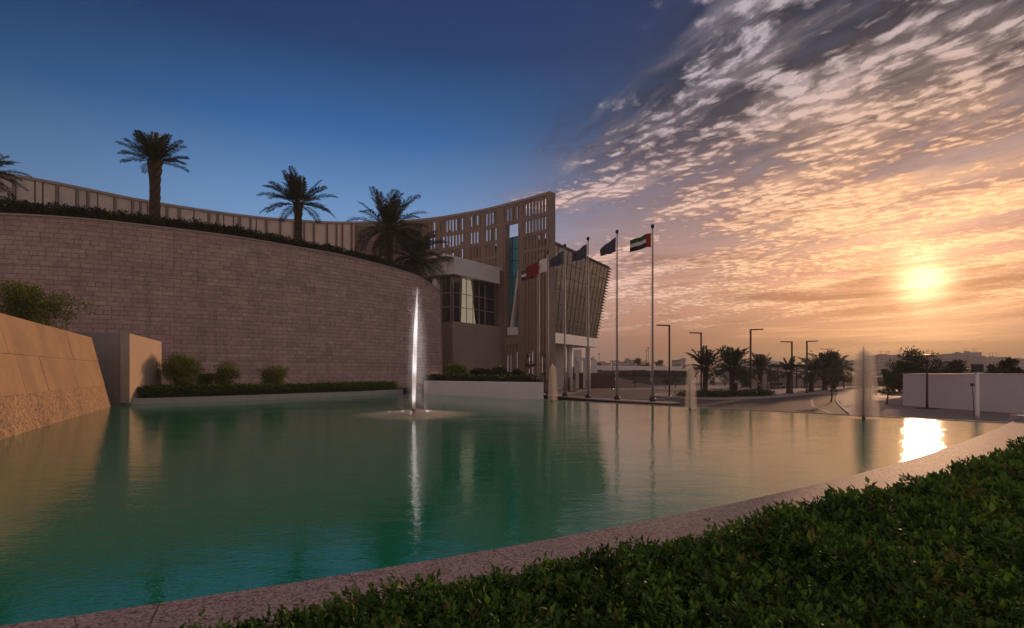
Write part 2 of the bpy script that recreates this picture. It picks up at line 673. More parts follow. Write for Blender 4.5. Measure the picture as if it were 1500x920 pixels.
def mat_mist(name, dens, col=(0.95, 0.93, 0.93), aniso=0.3):
    m = bpy.data.materials.new(name)
    m.use_nodes = True
    t = NT(m.node_tree)
    t.n.remove(t.n["Principled BSDF"])
    v = t.new('ShaderNodeVolumePrincipled')
    v.inputs['Color'].default_value = (*col, 1)
    v.inputs['Density'].default_value = dens
    v.inputs['Anisotropy'].default_value = aniso
    t.l.new(v.outputs[0], t.n["Material Output"].inputs['Volume'])
    return m


M = {}
M['brick'] = mat_brick()
M['coping'] = mat_basic("stone_coping", (0.42, 0.35, 0.31), 0.7, 0.25, 2.0, 0.2)
M['screen'] = mat_basic("cast_stone_screen", (0.29, 0.225, 0.19), 0.75, 0.22, 0.5, 0.25, 12.0)
M['screen_panel'] = mat_basic("cast_stone_panel", (0.72, 0.60, 0.53), 0.75, 0.2, 0.35, 0.2, 10.0)
M['render'] = mat_basic("beige_render", (0.36, 0.28, 0.245), 0.85, 0.2, 0.4, 0.15, 25.0)
M['white'] = mat_basic("white_render", (0.74, 0.72, 0.70), 0.6, 0.12, 0.5, 0.1, 20.0)
M['white_wall'] = mat_basic("painted_wall", (0.80, 0.80, 0.82), 0.65, 0.12, 0.45, 0.1, 20.0)
M['steel'] = mat_basic("painted_steel", (0.30, 0.29, 0.29), 0.5, 0.15, 2.0, 0.0)
M['dark_metal'] = mat_basic("dark_painted_metal", (0.035, 0.032, 0.032), 0.45, 0.3, 4.0)
M['mullion'] = mat_basic("grey_mullion", (0.34, 0.34, 0.34), 0.5, 0.15, 2.0)
M['mullion_dark'] = mat_basic("dark_mullion", (0.045, 0.047, 0.05), 0.8, 0.15, 2.0, spec=0.05)
M['glass'] = mat_glass("tinted_glass", (0.018, 0.040, 0.046), opaque=0.96, ior=1.62)
M['glass_clear'] = mat_glass("bay_glass", (0.010, 0.014, 0.022), opaque=0.55)
M['glass_blue'] = mat_glass("blue_glass", (0.05, 0.34, 0.46), opaque=0.97, ior=1.7)
M['room'] = mat_basic("dim_interior", (0.10, 0.09, 0.085), 0.8, 0.3, 0.5)
M['curtain'] = mat_basic("curtain_cloth", (0.72, 0.66, 0.52), 0.8, 0.15, 1.0)
M['glow_panel'] = mat_emit("reflection_glow", (0.86, 0.70, 0.48), 1.5)  # emission stands in for a cream reflection in the pavilion glass
M['granite'] = mat_granite("granite_coping", (0.36, 0.29, 0.285), (0.09, 0.07, 0.07), 62.0, 0.35, True)
M['pebble'] = mat_granite("exposed_aggregate", (0.42, 0.27, 0.17), (0.14, 0.08, 0.05), 18.0, 0.6)
M['slab'] = mat_basic("honed_sandstone", (0.43, 0.27, 0.165), 0.6, 0.3, 0.7, 0.15, 14.0)
M['panel_stone'] = mat_basic("smooth_sandstone", (0.46, 0.32, 0.235), 0.6, 0.12, 0.5, 0.1, 14.0)
M['grey_stone'] = mat_basic("grey_stone", (0.26, 0.25, 0.26), 0.7, 0.2, 0.6, 0.2, 14.0)
M['water'] = mat_water()
M['asphalt'] = mat_basic("asphalt", (0.060, 0.058, 0.062), 0.8, 0.3, 0.3, 0.3, 60.0)
M['soil'] = mat_basic("soil", (0.045, 0.033, 0.025), 0.95, 0.4, 2.0, 0.5, 20.0)
M['sand'] = mat_basic("sandy_ground", (0.21, 0.165, 0.145), 0.9, 0.25, 0.02, 0.3, 4.0)
M['paving'] = mat_basic("plaza_paving", (0.24, 0.20, 0.19), 0.75, 0.2, 0.15, 0.15, 8.0)
M['kerb'] = mat_basic("concrete_kerb", (0.46, 0.42, 0.40), 0.75, 0.2, 1.0, 0.2)
M['basin'] = mat_basic("pool_lining", (0.03, 0.16, 0.14), 0.6, 0.3, 0.6)
M['bark'] = mat_basic("bark", (0.075, 0.055, 0.042), 0.9, 0.5, 6.0, 0.6, 22.0)
M['palm_bark'] = mat_basic("palm_bark", (0.085, 0.062, 0.045), 0.9, 0.55, 5.0, 0.7, 18.0)
M['hedge_leaf'] = mat_leaf("hedge_leaves", (0.009, 0.030, 0.008), (0.068, 0.150, 0.032), 0.6, 0.2, 0.18, brown=0.012)
M['bush_leaf'] = mat_leaf("bush_leaves", (0.045, 0.075, 0.016), (0.16, 0.20, 0.045), 0.6, 0.25, 0.2)
M['strip_leaf'] = mat_leaf("strip_hedge_leaves", (0.020, 0.046, 0.012), (0.080, 0.125, 0.034), 0.6, 0.2, 0.2)
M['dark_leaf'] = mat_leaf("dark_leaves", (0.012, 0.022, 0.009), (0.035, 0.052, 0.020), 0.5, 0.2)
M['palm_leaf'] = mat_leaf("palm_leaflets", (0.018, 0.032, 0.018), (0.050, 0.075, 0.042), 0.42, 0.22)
M['tree_leaf'] = mat_leaf("tree_leaves", (0.016, 0.026, 0.010), (0.045, 0.058, 0.022), 0.5, 0.25)
M['city'] = mat_basic("distant_facade", (0.34, 0.27, 0.24), 0.9, 0.2, 0.02)
M['city_dark'] = mat_basic("distant_windows", (0.09, 0.08, 0.08), 0.6, 0.2, 0.02)
M['brown_wall'] = mat_basic("brown_cladding", (0.10, 0.062, 0.05), 0.8, 0.3, 0.8)
M['canopy_white'] = mat_basic("canopy_membrane", (0.78, 0.76, 0.74), 0.6, 0.1, 0.2)
M['red'] = mat_basic("red_cloth", (0.32, 0.014, 0.016), 0.7, 0.15, 2.0)
M['maroon'] = mat_basic("maroon_cloth", (0.20, 0.010, 0.020), 0.7, 0.15, 2.0)
M['flag_white'] = mat_basic("white_cloth", (0.72, 0.68, 0.70), 0.7, 0.1, 2.0)
M['green'] = mat_basic("green_cloth", (0.012, 0.10, 0.04), 0.7, 0.15, 2.0)
M['black'] = mat_basic("black_cloth", (0.012, 0.011, 0.011), 0.7, 0.15, 2.0)
M['blue_flag'] = mat_basic("blue_grey_cloth", (0.050, 0.062, 0.098), 0.7, 0.2, 1.5)
M['sign_dark'] = mat_basic("dark_board", (0.05, 0.048, 0.04), 0.6, 0.3, 2.0)


# ------------------------------------------------------------------ plants
def unit(a):
    return a / np.maximum(np.linalg.norm(a, axis=1, keepdims=True), 1e-6)


def leaves(name, pos, axis, size, mat, parent=None, wide=0.5, rnd=None, up=None, extra=None):
    """many small folded leaves as one mesh; extra = (verts, faces) of twigs to join"""
    n = len(pos)
    axis = unit(axis)
    up = np.tile([0, 0, 1.0], (n, 1)) + rng.normal(0, 0.55, (n, 3)) if up is None else up
    side = unit(np.cross(axis, up))
    nor = np.cross(side, axis)
    s = size[:, None]
    a = pos
    m = pos + axis * s * 0.45
    l = m + side * s * wide * 0.5 + nor * s * 0.10
    r = m - side * s * wide * 0.5 + nor * s * 0.10
    tip = pos + axis * s - nor * s * 0.10
    V = np.stack([a, r, tip, l], 1).reshape(-1, 3)
    base = np.arange(n) * 4
    T = np.stack([np.stack([base, base + 1, base + 2], 1), np.stack([base, base + 2, base + 3], 1)], 1).reshape(-1, 3)
    rv = rng.random(n) if rnd is None else rnd
    A = np.repeat(rv, 4)
    if extra is not None:
        ev, ef = extra
        T = np.concatenate([T, np.array(ef) + len(V)])
        V = np.concatenate([V, np.array(ev)])
        A = np.concatenate([A, np.full(len(ev), 0.02)])
    me = bpy.data.meshes.new(name)
    me.vertices.add(len(V))
    me.vertices.foreach_set("co", V.astype(np.float32).ravel())
    me.loops.add(len(T) * 3)
    me.loops.foreach_set("vertex_index", T.astype(np.int32).ravel())
    me.polygons.add(len(T))
    me.polygons.foreach_set("loop_start", (np.arange(len(T)) * 3).astype(np.int32))
    me.update(calc_edges=True)
    at_ = me.attributes.new("rnd", 'FLOAT', 'POINT')
    at_.data.foreach_set("value", A.astype(np.float32))
    me.materials.append(mat)
    o = bpy.data.objects.new(name, me)
    COL.objects.link(o)
    if parent is not None:
        o.parent = parent
    return o


def clumps(centres, rad, per, squash=0.75):
    """leaf positions and outward axes round clump centres"""
    k = len(centres)
    c = np.repeat(np.array(centres), per, 0)
    rr = np.repeat(np.array(rad), per)[:, None]
    d = unit(rng.normal(0, 1, (k * per, 3)))
    f = rng.random((k * per, 1)) ** 0.45
    d2 = d * np.array([1, 1, squash])
    return c + d2 * f * rr, d + np.array([0, 0, 0.35]) + rng.normal(0, 0.45, (k * per, 3))


def shrub(name, x, y, z, w, h, label, cat="shrub", group=None, leaf=0.09, n_cl=70, per=110, mat='bush_leaf', flat=False, depth=None, stems=True):
    """a bush: several bent stems and a crown of leaf clumps"""
    root = empty(name, (x, y, z), 0, label, cat, group)
    depth = depth or w
    cs, rs = [], []
    for i in range(n_cl):
        while True:
            p = rng.uniform(-1, 1, 3)
            if flat:
                if abs(p[0]) < 1 and abs(p[1]) < 1:
                    k = 0.62 + 0.38 * (p[2] + 1) / 2
                    p[0] *= k
                    p[1] *= k
                    break
            elif 0.25 < np.linalg.norm(p) < 1:
                break
        r = rng.uniform(0.10, 0.2) * min(w, h)
        cs.append((p[0] * (w / 2 - r), p[1] * (depth / 2 - r), h * 0.56 + p[2] * (h * 0.44 - r * 0.6)))
        rs.append(r)
    pos, ax = clumps(cs, rs, per)
    leaves("crown", pos, ax, rng.uniform(0.6, 1.2, len(pos)) * leaf, M[mat], root)
    if stems:
        mb = MB()
        for i in range(6):
            a = rng.uniform(0, 6.28)
            e = rng.uniform(0.2, 0.36)
            mb.tube([(0.04 * math.cos(a), 0.04 * math.sin(a), -0.05), (w * e * 0.4 * math.cos(a), depth * e * 0.4 * math.sin(a), h * 0.3),
                     (w * e * math.cos(a), depth * e * math.sin(a), h * 0.7)], [0.03, 0.022, 0.01], 5)
        mb.build("stem", M['bark'], root, True)
    return root


def tree(name, x, y, z, h, crown_w, crown_lo, label, group=None, leaf=0.13, n_cl=60, per=80, mat='tree_leaf', tr=0.09, lean=0.0, cat="tree", dens=0.16):
    """trunk with limbs and an uneven crown of separate clumps"""
    root = empty(name, (x, y, z), 0, label, cat, group)
    mb = MB()
    top = h * 0.8
    ks = [0, 0.2, 0.45, 0.7, 1.0]
    wob = rng.normal(0, 0.03 * h, (5, 2)) * np.array([[0], [0.3], [0.6], [0.8], [0.9]])
    spine = [(wob[i, 0] + lean * h * k, wob[i, 1], top * k) for i, k in enumerate(ks)]
    mb.tube(spine, [tr * 1.35, tr, tr * 0.8, tr * 0.5, tr * 0.15], 8)
    cs, rs = [], []
    lo = crown_lo
    nl = 9
    for i in range(nl):
        a = i * 2.4 + rng.uniform(-0.4, 0.4)
        k = rng.uniform(lo / top * 0.75, 0.85)
        b = np.array([np.interp(k, ks, [p[j] for p in spine]) for j in range(3)])
        L = crown_w * 0.5 * rng.uniform(0.55, 1.0) * (1.15 - 0.5 * abs(k - 0.55))
        e = b + np.array([math.cos(a) * L, math.sin(a) * L, rng.uniform(0.1, 0.5) * L])
        mid = (b + e) / 2 + np.array([0, 0, 0.06 * L])
        mb.tube([b, mid, e], [tr * 0.4, tr * 0.25, tr * 0.08], 5)
        for q in range(max(2, n_cl // nl)):
            t = rng.uniform(0.45, 1.1)
            r = rng.uniform(0.5, 1.0) * dens * crown_w
            cs.append(b + (e - b) * t + rng.normal(0, 0.11 * crown_w, 3))
            rs.append(r)
    for q in range(n_cl // 6):
        cs.append(np.array(spine[-1]) + rng.normal(0, 0.10 * crown_w, 3) + np.array([0, 0, (h - top) * 0.4]))
        rs.append(rng.uniform(0.5, 0.9) * dens * crown_w)
    cs = [np.array([c[0], c[1], max(lo, min(c[2], h - 0.05))]) for c in cs]
    pos, ax = clumps(cs, rs, per)
    mb.build("trunk", M['bark'], root, True)
    leaves("crown", pos, ax, rng.uniform(0.6, 1.25, len(pos)) * leaf, M[mat], root)
    return root


def palm_meshes(h_trunk, r_trunk, n_fr, fl, lo_el, hi_el, seed, wind=(0, 0), lw=0.05, droop=0.9, trunk_lean=(0, 0), stations=30):
    g = np.random.default_rng(seed)
    # trunk: rings of old leaf bases
    tv, tf = [], []
    n, rows = 14, max(10, int(h_trunk / 0.16))
    for i in range(rows + 1):
        k = i / rows
        z = h_trunk * k
        rb = r_trunk * (1.18 - 0.28 * min(1, k * 4) + (0.42 * max(0, (k - 0.72) / 0.28)))
        for j in range(n):
            t = 2 * math.pi * (j + 0.5 * (i % 2)) / n
            bump = 1.0 + (0.17 if (j + i // 2) % 2 == 0 else -0.07) + g.uniform(-0.05, 0.05)
            r = rb * bump
            tv.append((r * math.cos(t) + trunk_lean[0] * k * k, r * math.sin(t) + trunk_lean[1] * k * k, z))
    for i in range(rows):
        for j in range(n):
            a, b = i * n + j, i * n + (j + 1) % n
            tf.append((a, b, b + n, a + n))
    tf.append(tuple(range(rows * n, rows * n + n)))
    V, T, A = [], [], []
    top = np.array([trunk_lean[0], trunk_lean[1], h_trunk - 0.05])
    S = 14
    for i in range(n_fr):
        k = (i + 0.5) / n_fr
        el = math.radians(hi_el + (lo_el - hi_el) * (k ** 1.1) + g.uniform(-9, 9))
        azm = i * 2.39996 + g.uniform(-0.3, 0.3)
        L = fl * g.uniform(0.82, 1.08) * (0.8 if el > 1.2 else 1.0)
        d = np.array([math.cos(azm) * math.cos(el), math.sin(azm) * math.cos(el), math.sin(el)])
        p = top + np.array([math.cos(azm), math.sin(azm), 0]) * r_trunk * 0.7
        pts, tan = [p], [d]
        for s_ in range(S):
            u = (s_ + 1) / S
            d = d + np.array([wind[0] * u * 0.16, wind[1] * u * 0.16, -droop * 0.145 * u * (0.35 + 0.65 * abs(math.cos(el)))])
            d = d / np.linalg.norm(d)
            p = p + d * L / S
            pts.append(p)
            tan.append(d)
        pts, tan = np.array(pts), np.array(tan)
        shade = g.uniform(0, 0.55) if k < 0.85 else g.uniform(0, 0.15)
        # rachis
        sd0 = np.cross(tan[0], [0, 0, 1.0])
        sd0 = sd0 / max(np.linalg.norm(sd0), 1e-5)
        rr = np.interp(np.linspace(0, 1, S + 1), [0, 0.25, 1], [0.075, 0.035, 0.008]) * fl / 3.2
        b0 = len(V)
        for q in range(S + 1):
            sd = np.cross(tan[q], [0, 0, 1.0])
            ln = np.linalg.norm(sd)
            sd = sd / ln if ln > 0.08 else sd0
            nn = np.cross(sd, tan[q])
            V += [pts[q] + sd * rr[q], pts[q] - sd * rr[q], pts[q] - nn * rr[q]]
            A += [0.25] * 3
        for q in range(S):
            for w in range(3):
                a, b = b0 + q * 3 + w, b0 + q * 3 + (w + 1) % 3
                T += [(a, b, b + 3), (a, b + 3, a + 3)]
        for st in range(stations):
            u = 0.16 + 0.84 * (st + g.uniform(-0.3, 0.3)) / stations
            u = min(max(u, 0.14), 0.995)
            f = u * S
            i0 = min(int(f), S - 1)
            fr = f - i0
            b = pts[i0] * (1 - fr) + pts[i0 + 1] * fr
            tg = tan[i0]
            sd = np.cross(tg, [0, 0, 1.0])
            ln = np.linalg.norm(sd)
            sd = sd / ln if ln > 0.08 else sd0
            nn = np.cross(sd, tg)
            ll = fl * 0.25 * (math.sin(math.pi * (0.12 + 0.82 * u)) ** 0.7) * g.uniform(0.8, 1.15)
            for sg in (-1, 1):
                dr = tg * g.uniform(0.55, 0.85) + sd * sg * g.uniform(0.6, 0.9) + nn * g.uniform(0.05, 0.45)
                dr = dr / np.linalg.norm(dr)
                tip = b + dr * ll + np.array([wind[0] * 0.1, wind[1] * 0.1, -0.22]) * ll
                md = b + dr * ll * 0.45
                wd = tg * lw * 0.5
                o = len(V)
                V += [b, md + wd, md - wd, tip]
                A += [min(1, shade + g.uniform(0, 0.3))] * 4
                T += [(o, o + 2, o + 1), (o + 1, o + 2, o + 3)]
    return tv, tf, np.array(V), np.array(T), np.array(A)


def palm(name, x, y, z, label, group, **kw):
    root = empty(name, (x, y, z), 0, label, "palm tree", group)
    tv, tf, V, T, A = palm_meshes(**kw)
    mesh_obj("trunk", tv, tf, M['palm_bark'], root)
    me = bpy.data.meshes.new("crown")
    me.from_pydata(V.tolist(), [], T.tolist())
    me.attributes.new("rnd", 'FLOAT', 'POINT').data.foreach_set("value", A.astype(np.float32))
    me.materials.append(M['palm_leaf'])
    o = bpy.data.objects.new("crown", me)
    COL.objects.link(o)
    o.parent = root
    return root


# ------------------------------------------------------------------ ground, pool and gardens
GZ = -1.0
mesh_obj("ground", [(-1300, -300, GZ), (1300, -300, GZ), (1300, 1400, GZ), (-1300, 1400, GZ)], [(0, 1, 2, 3)], M['sand'])["kind"] = "structure"

nx = np.array([-2.9, -2.14, -0.82, 0.31, 0.98, 1.9, 6.29, 9.1, 15.8])
ny = np.array([3.48, 3.81, 4.44, 5.04, 5.5, 6.1, 9.14, 11.4, 17.3])
cf = np.polyfit(nx, ny, 3)
xs = np.linspace(-2.9, 16.0, 60)
near = np.stack([xs, np.polyval(cf, xs)], 1)
slr = np.polyval(np.polyder(cf), 16.0)
near = np.concatenate([near, [[17.0, near[-1, 1] + slr * 0.95], [18.5, near[-1, 1] + slr * 2.2], [21.0, near[-1, 1] + slr * 3.9]]])
sl0 = np.polyval(np.polyder(cf), -2.9)
ext = np.array([[-8.2, near[0, 1] - 5.3 * sl0 * 0.82], [-5.4, near[0, 1] - 2.5 * sl0 * 0.94]])
near = np.concatenate([ext, near])
near, near_s = resample(near, 0.25)
tg = np.gradient(near, axis=0)
tg = tg / np.linalg.norm(tg, axis=1, keepdims=True)
nout = np.stack([tg[:, 1], -tg[:, 0]], 1)          # away from the water, towards the camera

LEDGE = catmull([(-19.3, 27.0), (-16.2, 30.2), (-13.0, 34.3), (-10.3, 38.3), (-8.5, 42.6)], 8)
FAR_A, FAR_B = np.array([15.9, 17.2]), np.array([-6.4, 41.0])
poly = [tuple(p) for p in near if p[0] < 15.9] + [tuple(FAR_B)] + [tuple(p) for p in LEDGE[::-1]] + [(-19.35, 25.7), (-12.6, 12.8), (-6.9, 1.8)]
n = len(poly)
w = mesh_obj("pool_water", [(p[0], p[1], 0.0) for p in poly], [tuple(range(n))], M['water'])
tag(w, kind="structure")
wm = w.modifiers.new("tri", 'TRIANGULATE')

# near coping of speckled granite
vs, fs, uv = [], [], []
prof = [(0.0, -0.4), (0.0, 0.035), (0.012, 0.047), (0.98, 0.047), (0.995, 0.03), (0.995, -0.4)]
for i in range(len(near)):
    for d, z in prof:
        vs.append((near[i, 0] + nout[i, 0] * d, near[i, 1] + nout[i, 1] * d, z))
P = len(prof)
for i in range(len(near) - 1):
    for k in range(P - 1):
        fs.append((i * P + k, i * P + k + 1, (i + 1) * P + k + 1, (i + 1) * P + k)[::-1])
        d0, d1 = prof[k][0] + prof[k][1], prof[k + 1][0] + prof[k + 1][1]
        uv.append([(near_s[i], d0), (near_s[i], d1), (near_s[i + 1], d1), (near_s[i + 1], d0)][::-1])
o = mesh_obj("pool_coping", vs, fs, M['granite'], uv=uv)
tag(o, "speckled pinkish granite coping curving between the pool and the clipped hedge", "coping")

# weir along the far side
dirf = (FAR_B - FAR_A) / np.linalg.norm(FAR_B - FAR_A)
nf = np.array([-dirf[1], dirf[0]])
if nf[1] < 0:
    nf = -nf
MB().hexa([(*FAR_A, GZ), (*(FAR_A + nf * 0.28), GZ), (*(FAR_B + nf * 0.28), GZ), (*FAR_B, GZ)],
          [(*FAR_A, 0.025), (*(FAR_A + nf * 0.28), 0.01), (*(FAR_B + nf * 0.28), 0.01), (*FAR_B, 0.025)]).build("weir_edge", M['kerb'], bevel=0.01)
tag(bpy.data.objects["weir_edge"], "thin pale overflow edge along the straight far side of the pool", "pool edge")

# small block at the pool's right corner
b = MB()
b.box((0, 0, 0.0), (1.8, 0.5, 0.17))
b.build("corner_block", M['kerb'], bevel=0.012, loc=(17.3, 17.75, 0.132))
tag(bpy.data.objects["corner_block"], "low pale stone block at the pointed right corner of the pool", "stone block")

# planting bed in the foreground
fb = near + nout * 0.998
bed = [tuple(p) for p in fb] + [(27, 19.5), (27, -6), (-9, -6)]
MB().prism(bed, GZ, 0.0).build("planting_bed", M['soil'])["kind"] = "structure"


def noise2(x, y, sc, seed):
    g = np.random.default_rng(seed)
    v = np.zeros_like(x)
    for k in range(7):
        a = g.uniform(0, 6.28)
        f = sc * (1.45 ** k) * 0.55
        v += np.sin((x * math.cos(a) + y * math.sin(a)) * f + g.uniform(0, 6.28)) / (1.25 ** k)
    return v / 3.0


def hedge_near():
    N = 74000
    # sprigs: denser close to the camera, where they show larger
    pts = []
    while sum(len(p) for p in pts) < N:
        k = 120000
        y = rng.uniform(-0.5, 16.5, k)
        x = rng.uniform(-5.5, 17.5, k)
        yl = np.interp(x, fb[:, 0], fb[:, 1])
        sl = np.interp(x, fb[:, 0], tg[:, 1] / tg[:, 0])
        dist = (yl - y) / np.sqrt(1 + sl * sl)
        rag = 0.08 + 0.07 * noise2(x, y, 4.0, 3) + 0.014 * np.clip(x, 0, 12) + 0.32 * np.clip((-0.45 - x) / 1.0, 0, 1) * (0.6 + 0.6 * noise2(x, y, 9.0, 13))
        r = np.hypot(x, y)
        keep = (dist > rag) & (r > 1.6) & (y > x * 0.45 - 3.5) & (dist < 9)
        keep &= rng.random(k) < np.clip(3.2 / np.maximum(r, 2.0), 0, 1) ** 1.5
        keep &= ~((y < 1.8) & (rng.random(k) < 0.5))
        pts.append(np.stack([x, y, dist, r], 1)[keep])
    p = np.concatenate(pts)[:N]
    x, y, dist, r = p.T
    top = 0.30 + 0.06 * noise2(x, y, 2.4, 5) + 0.07 * noise2(x, y, 7.5, 6)
    top *= np.clip(0.42 + dist / 0.42, 0, 1)
    u = rng.random(N) ** 2.2
    h = top * (1 - u * 0.75) + rng.normal(0, 0.012, N)
    tall = rng.random(N) < 0.03
    h = h + tall * rng.uniform(0.03, 0.12, N)
    h = np.maximum(h, 0.03)
    # each sprig: a tilted shoot with leaves in pairs along it
    sa = rng.uniform(0, 6.28, N)
    tilt = rng.uniform(0.1, 0.95, N)
    sx = np.stack([np.sin(tilt) * np.cos(sa), np.sin(tilt) * np.sin(sa), np.cos(tilt)], 1)
    edge = np.clip(1 - dist / 0.35, 0, 1)[:, None]
    sx = unit(sx + edge * np.array([[-0.45, 0.7, -0.1]]))
    scale = np.clip(r / 4.5, 0.85, 1.6) * rng.uniform(0.75, 1.25, N)
    nl = 7
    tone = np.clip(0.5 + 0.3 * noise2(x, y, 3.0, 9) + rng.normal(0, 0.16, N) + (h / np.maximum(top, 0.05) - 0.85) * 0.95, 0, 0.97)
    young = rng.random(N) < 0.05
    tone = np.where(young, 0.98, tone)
    pos = np.repeat(np.stack([x, y, h], 1), nl, 0)
    ax = np.repeat(sx, nl, 0)
    i = np.tile(np.arange(nl), N)
    sc = np.repeat(scale, nl)
    L = 0.10 * sc
    pos = pos + ax * (L * (i / nl - 0.5))[:, None]
    e1 = unit(np.cross(ax, rng.normal(0, 1, (N * nl, 3)) * 0.25 + np.repeat(rng.normal(0, 1, (N, 3)), nl, 0)))
    sgn = np.where(i % 2 == 0, 1.0, -1.0)[:, None]
    lax = e1 * sgn * 0.95 + ax * 0.55 + rng.normal(0, 0.22, (N * nl, 3))
    lax[i == nl - 1] = ax[i == nl - 1]
    size = 0.046 * sc * rng.uniform(0.5, 1.3, N * nl) * np.repeat(rng.uniform(0.7, 1.3, N), nl)
    # bare twigs poking out
    ev, ef = [], []
    ids = rng.choice(np.where(r < 8)[0], 900, replace=False)
    for q in ids:
        b = np.array([x[q], y[q], h[q] - 0.05])
        d = sx[q] + rng.normal(0, 0.4, 3)
        d = d / np.linalg.norm(d)
        l = rng.uniform(0.06, 0.2)
        s1 = np.cross(d, [0.3, 0.5, 0.8])
        s1 = s1 / np.linalg.norm(s1) * 0.0016 * scale[q]
        s2 = np.cross(d, s1)
        s2 = s2 / np.linalg.norm(s2) * 0.0016 * scale[q]
        k = len(ev)
        m = b + d * l * 0.5 + rng.normal(0, 0.012, 3)
        t = b + d * l + rng.normal(0, 0.02, 3)
        for c in (b, m, t):
            ev += [c + s1, c - s1 * 0.5 + s2, c - s1 * 0.5 - s2]
        for a in (0, 3):
            for w_ in range(3):
                f0, f1 = k + a + w_, k + a + (w_ + 1) % 3
                ef += [(f0, f1, f1 + 3), (f0, f1 + 3, f0 + 3)]
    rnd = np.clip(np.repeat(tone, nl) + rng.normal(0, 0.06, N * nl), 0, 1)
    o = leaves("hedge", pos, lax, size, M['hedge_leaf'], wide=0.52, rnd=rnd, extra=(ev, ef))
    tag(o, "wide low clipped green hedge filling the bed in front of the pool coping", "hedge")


hedge_near()

# ---------------- left side: battered stone wall, grey return, orange fin wall
A0, A1 = np.array([-12.2, 13.0]), np.array([-19.0, 25.85])
da = (A1 - A0) / np.linalg.norm(A1 - A0)
A0 = A0 - da * 12.0
na = np.array([da[1], -da[0]])           # towards the pool
if na[0] < 0:
    na = -na
BAT, TOPZ = 0.74, 3.25
root = empty("battered_wall", (A1[0], A1[1], 0), 0, "sloping sandstone slab wall with rough pebbly foot on the left of the pool", "wall")


def wl(s, z, off=0.0):
    p = A0 + da * s - na * (BAT * z / TOPZ) + na * off
    return Vector((p[0], p[1], z)) - Vector((A1[0], A1[1], 0))


LW = float(np.linalg.norm(A1 - A0))
mb = MB()
mb.hexa([wl(0, -0.3), wl(LW, -0.3), wl(LW, -0.3, -1.1), wl(0, -0.3, -1.1)], [wl(0, 1.0), wl(LW, 1.0), wl(LW, 1.0, -1.1), wl(0, 1.0, -1.1)])
mb.build("pebble_foot", M['pebble'], root)
mb = MB()
g = random.Random(5)
for row, (z0, z1) in enumerate(((1.004, 2.12), (2.128, TOPZ))):
    s = LW
    k = 0
    while s > 0:
        L = g.uniform(1.6, 2.9)
        s2 = max(0, s - L)
        pr = g.uniform(-0.006, 0.012)
        mb.hexa([wl(s2 + 0.005, z0, pr), wl(s, z0, pr), wl(s, z0, -1.1), wl(s2 + 0.005, z0, -1.1)],
                [wl(s2 + 0.005, z1, pr - g.uniform(0, 0.006)), wl(s, z1, pr), wl(s, z1, -1.1), wl(s2 + 0.005, z1, -1.1)])
        s = s2
mb.build("stone_slab", M['slab'], root)

terr = [tuple(A0 - na * 1.8), tuple(A1 - na * 1.8 - da * 1.5), (-24.6, 26.6), (-24.6, 27.1), (-29, 34.5), (-46, 33), (-46, 2)]
MB().prism(terr[::-1], GZ, 2.95).build("terrain_terrace", M['soil'])["kind"] = "structure"
MB().hexa([(-24.4, 26.9, -0.4), (-19.29, 26.9, -0.4), (-19.29, 27.3, -0.4), (-24.4, 27.3, -0.4)],
          [(-24.4, 26.9, 3.58), (-19.29, 26.9, 3.58), (-19.29, 27.3, 3.58), (-24.4, 27.3, 3.58)]).build("return_wall", M['grey_stone'], bevel=0.02)
tag(bpy.data.objects["return_wall"], "flat grey stone wall face standing between the sloping wall and orange fin wall", "wall")
root = empty("fin_wall", (-19.27, 26.9, 0), 0, "smooth orange sandstone fin wall beside the clipped bushes", "wall")
mb = MB()
mb.hexa([(0.0, 0.0, 0.1), (0.33, 0.12, 0.1), (-0.62, 4.1, 0.1), (-1.0, 4.1, 0.1)], [(0.0, 0.0, 3.55), (0.33, 0.12, 3.55), (-0.62, 4.1, 3.36), (-1.0, 4.1, 3.36)])
mb.build("stone_face", M['panel_stone'], root)
MB().hexa([(0.03, -0.07, 0.1), (0.40, 0.05, 0.1), (0.37, 0.11, 0.1), (0.03, -0.005, 0.1)],
          [(0.03, -0.07, 3.57), (0.40, 0.05, 3.57), (0.37, 0.11, 3.57), (0.03, -0.005, 3.57)]).build("edge_trim", M['coping'], root)

# ledge kerb and bed behind it
L2, ls = resample(LEDGE, 0.4)
tl = np.gradient(L2, axis=0)
tl /= np.linalg.norm(tl, axis=1, keepdims=True)
nl_ = np.stack([-tl[:, 1], tl[:, 0]], 1)      # away from the water
mb = MB()
for i in range(len(L2) - 1):
    a, b = L2[i], L2[i + 1]
    ai, bi = a + nl_[i] * 0.32, b + nl_[i + 1] * 0.32
    mb.hexa([(*a, -0.4), (*b, -0.4), (*bi, -0.4), (*ai, -0.4)], [(*a, 0.30), (*b, 0.30), (*bi, 0.30), (*ai, 0.30)])
mb.build("bed_kerb", M['kerb'])
tag(bpy.data.objects["bed_kerb"], "pale curved kerb edging the shrub bed below the masonry wall", "kerb")
bed2 = [tuple(p) for p in (L2 + nl_ * 0.322)] + [(-8.5, 50), (-14, 48), (-24, 40), (-29, 36), (-20.4, 27.6)]
MB().prism(bed2, GZ, 0.24).build("planting_bed", M['soil'])["kind"] = "structure"

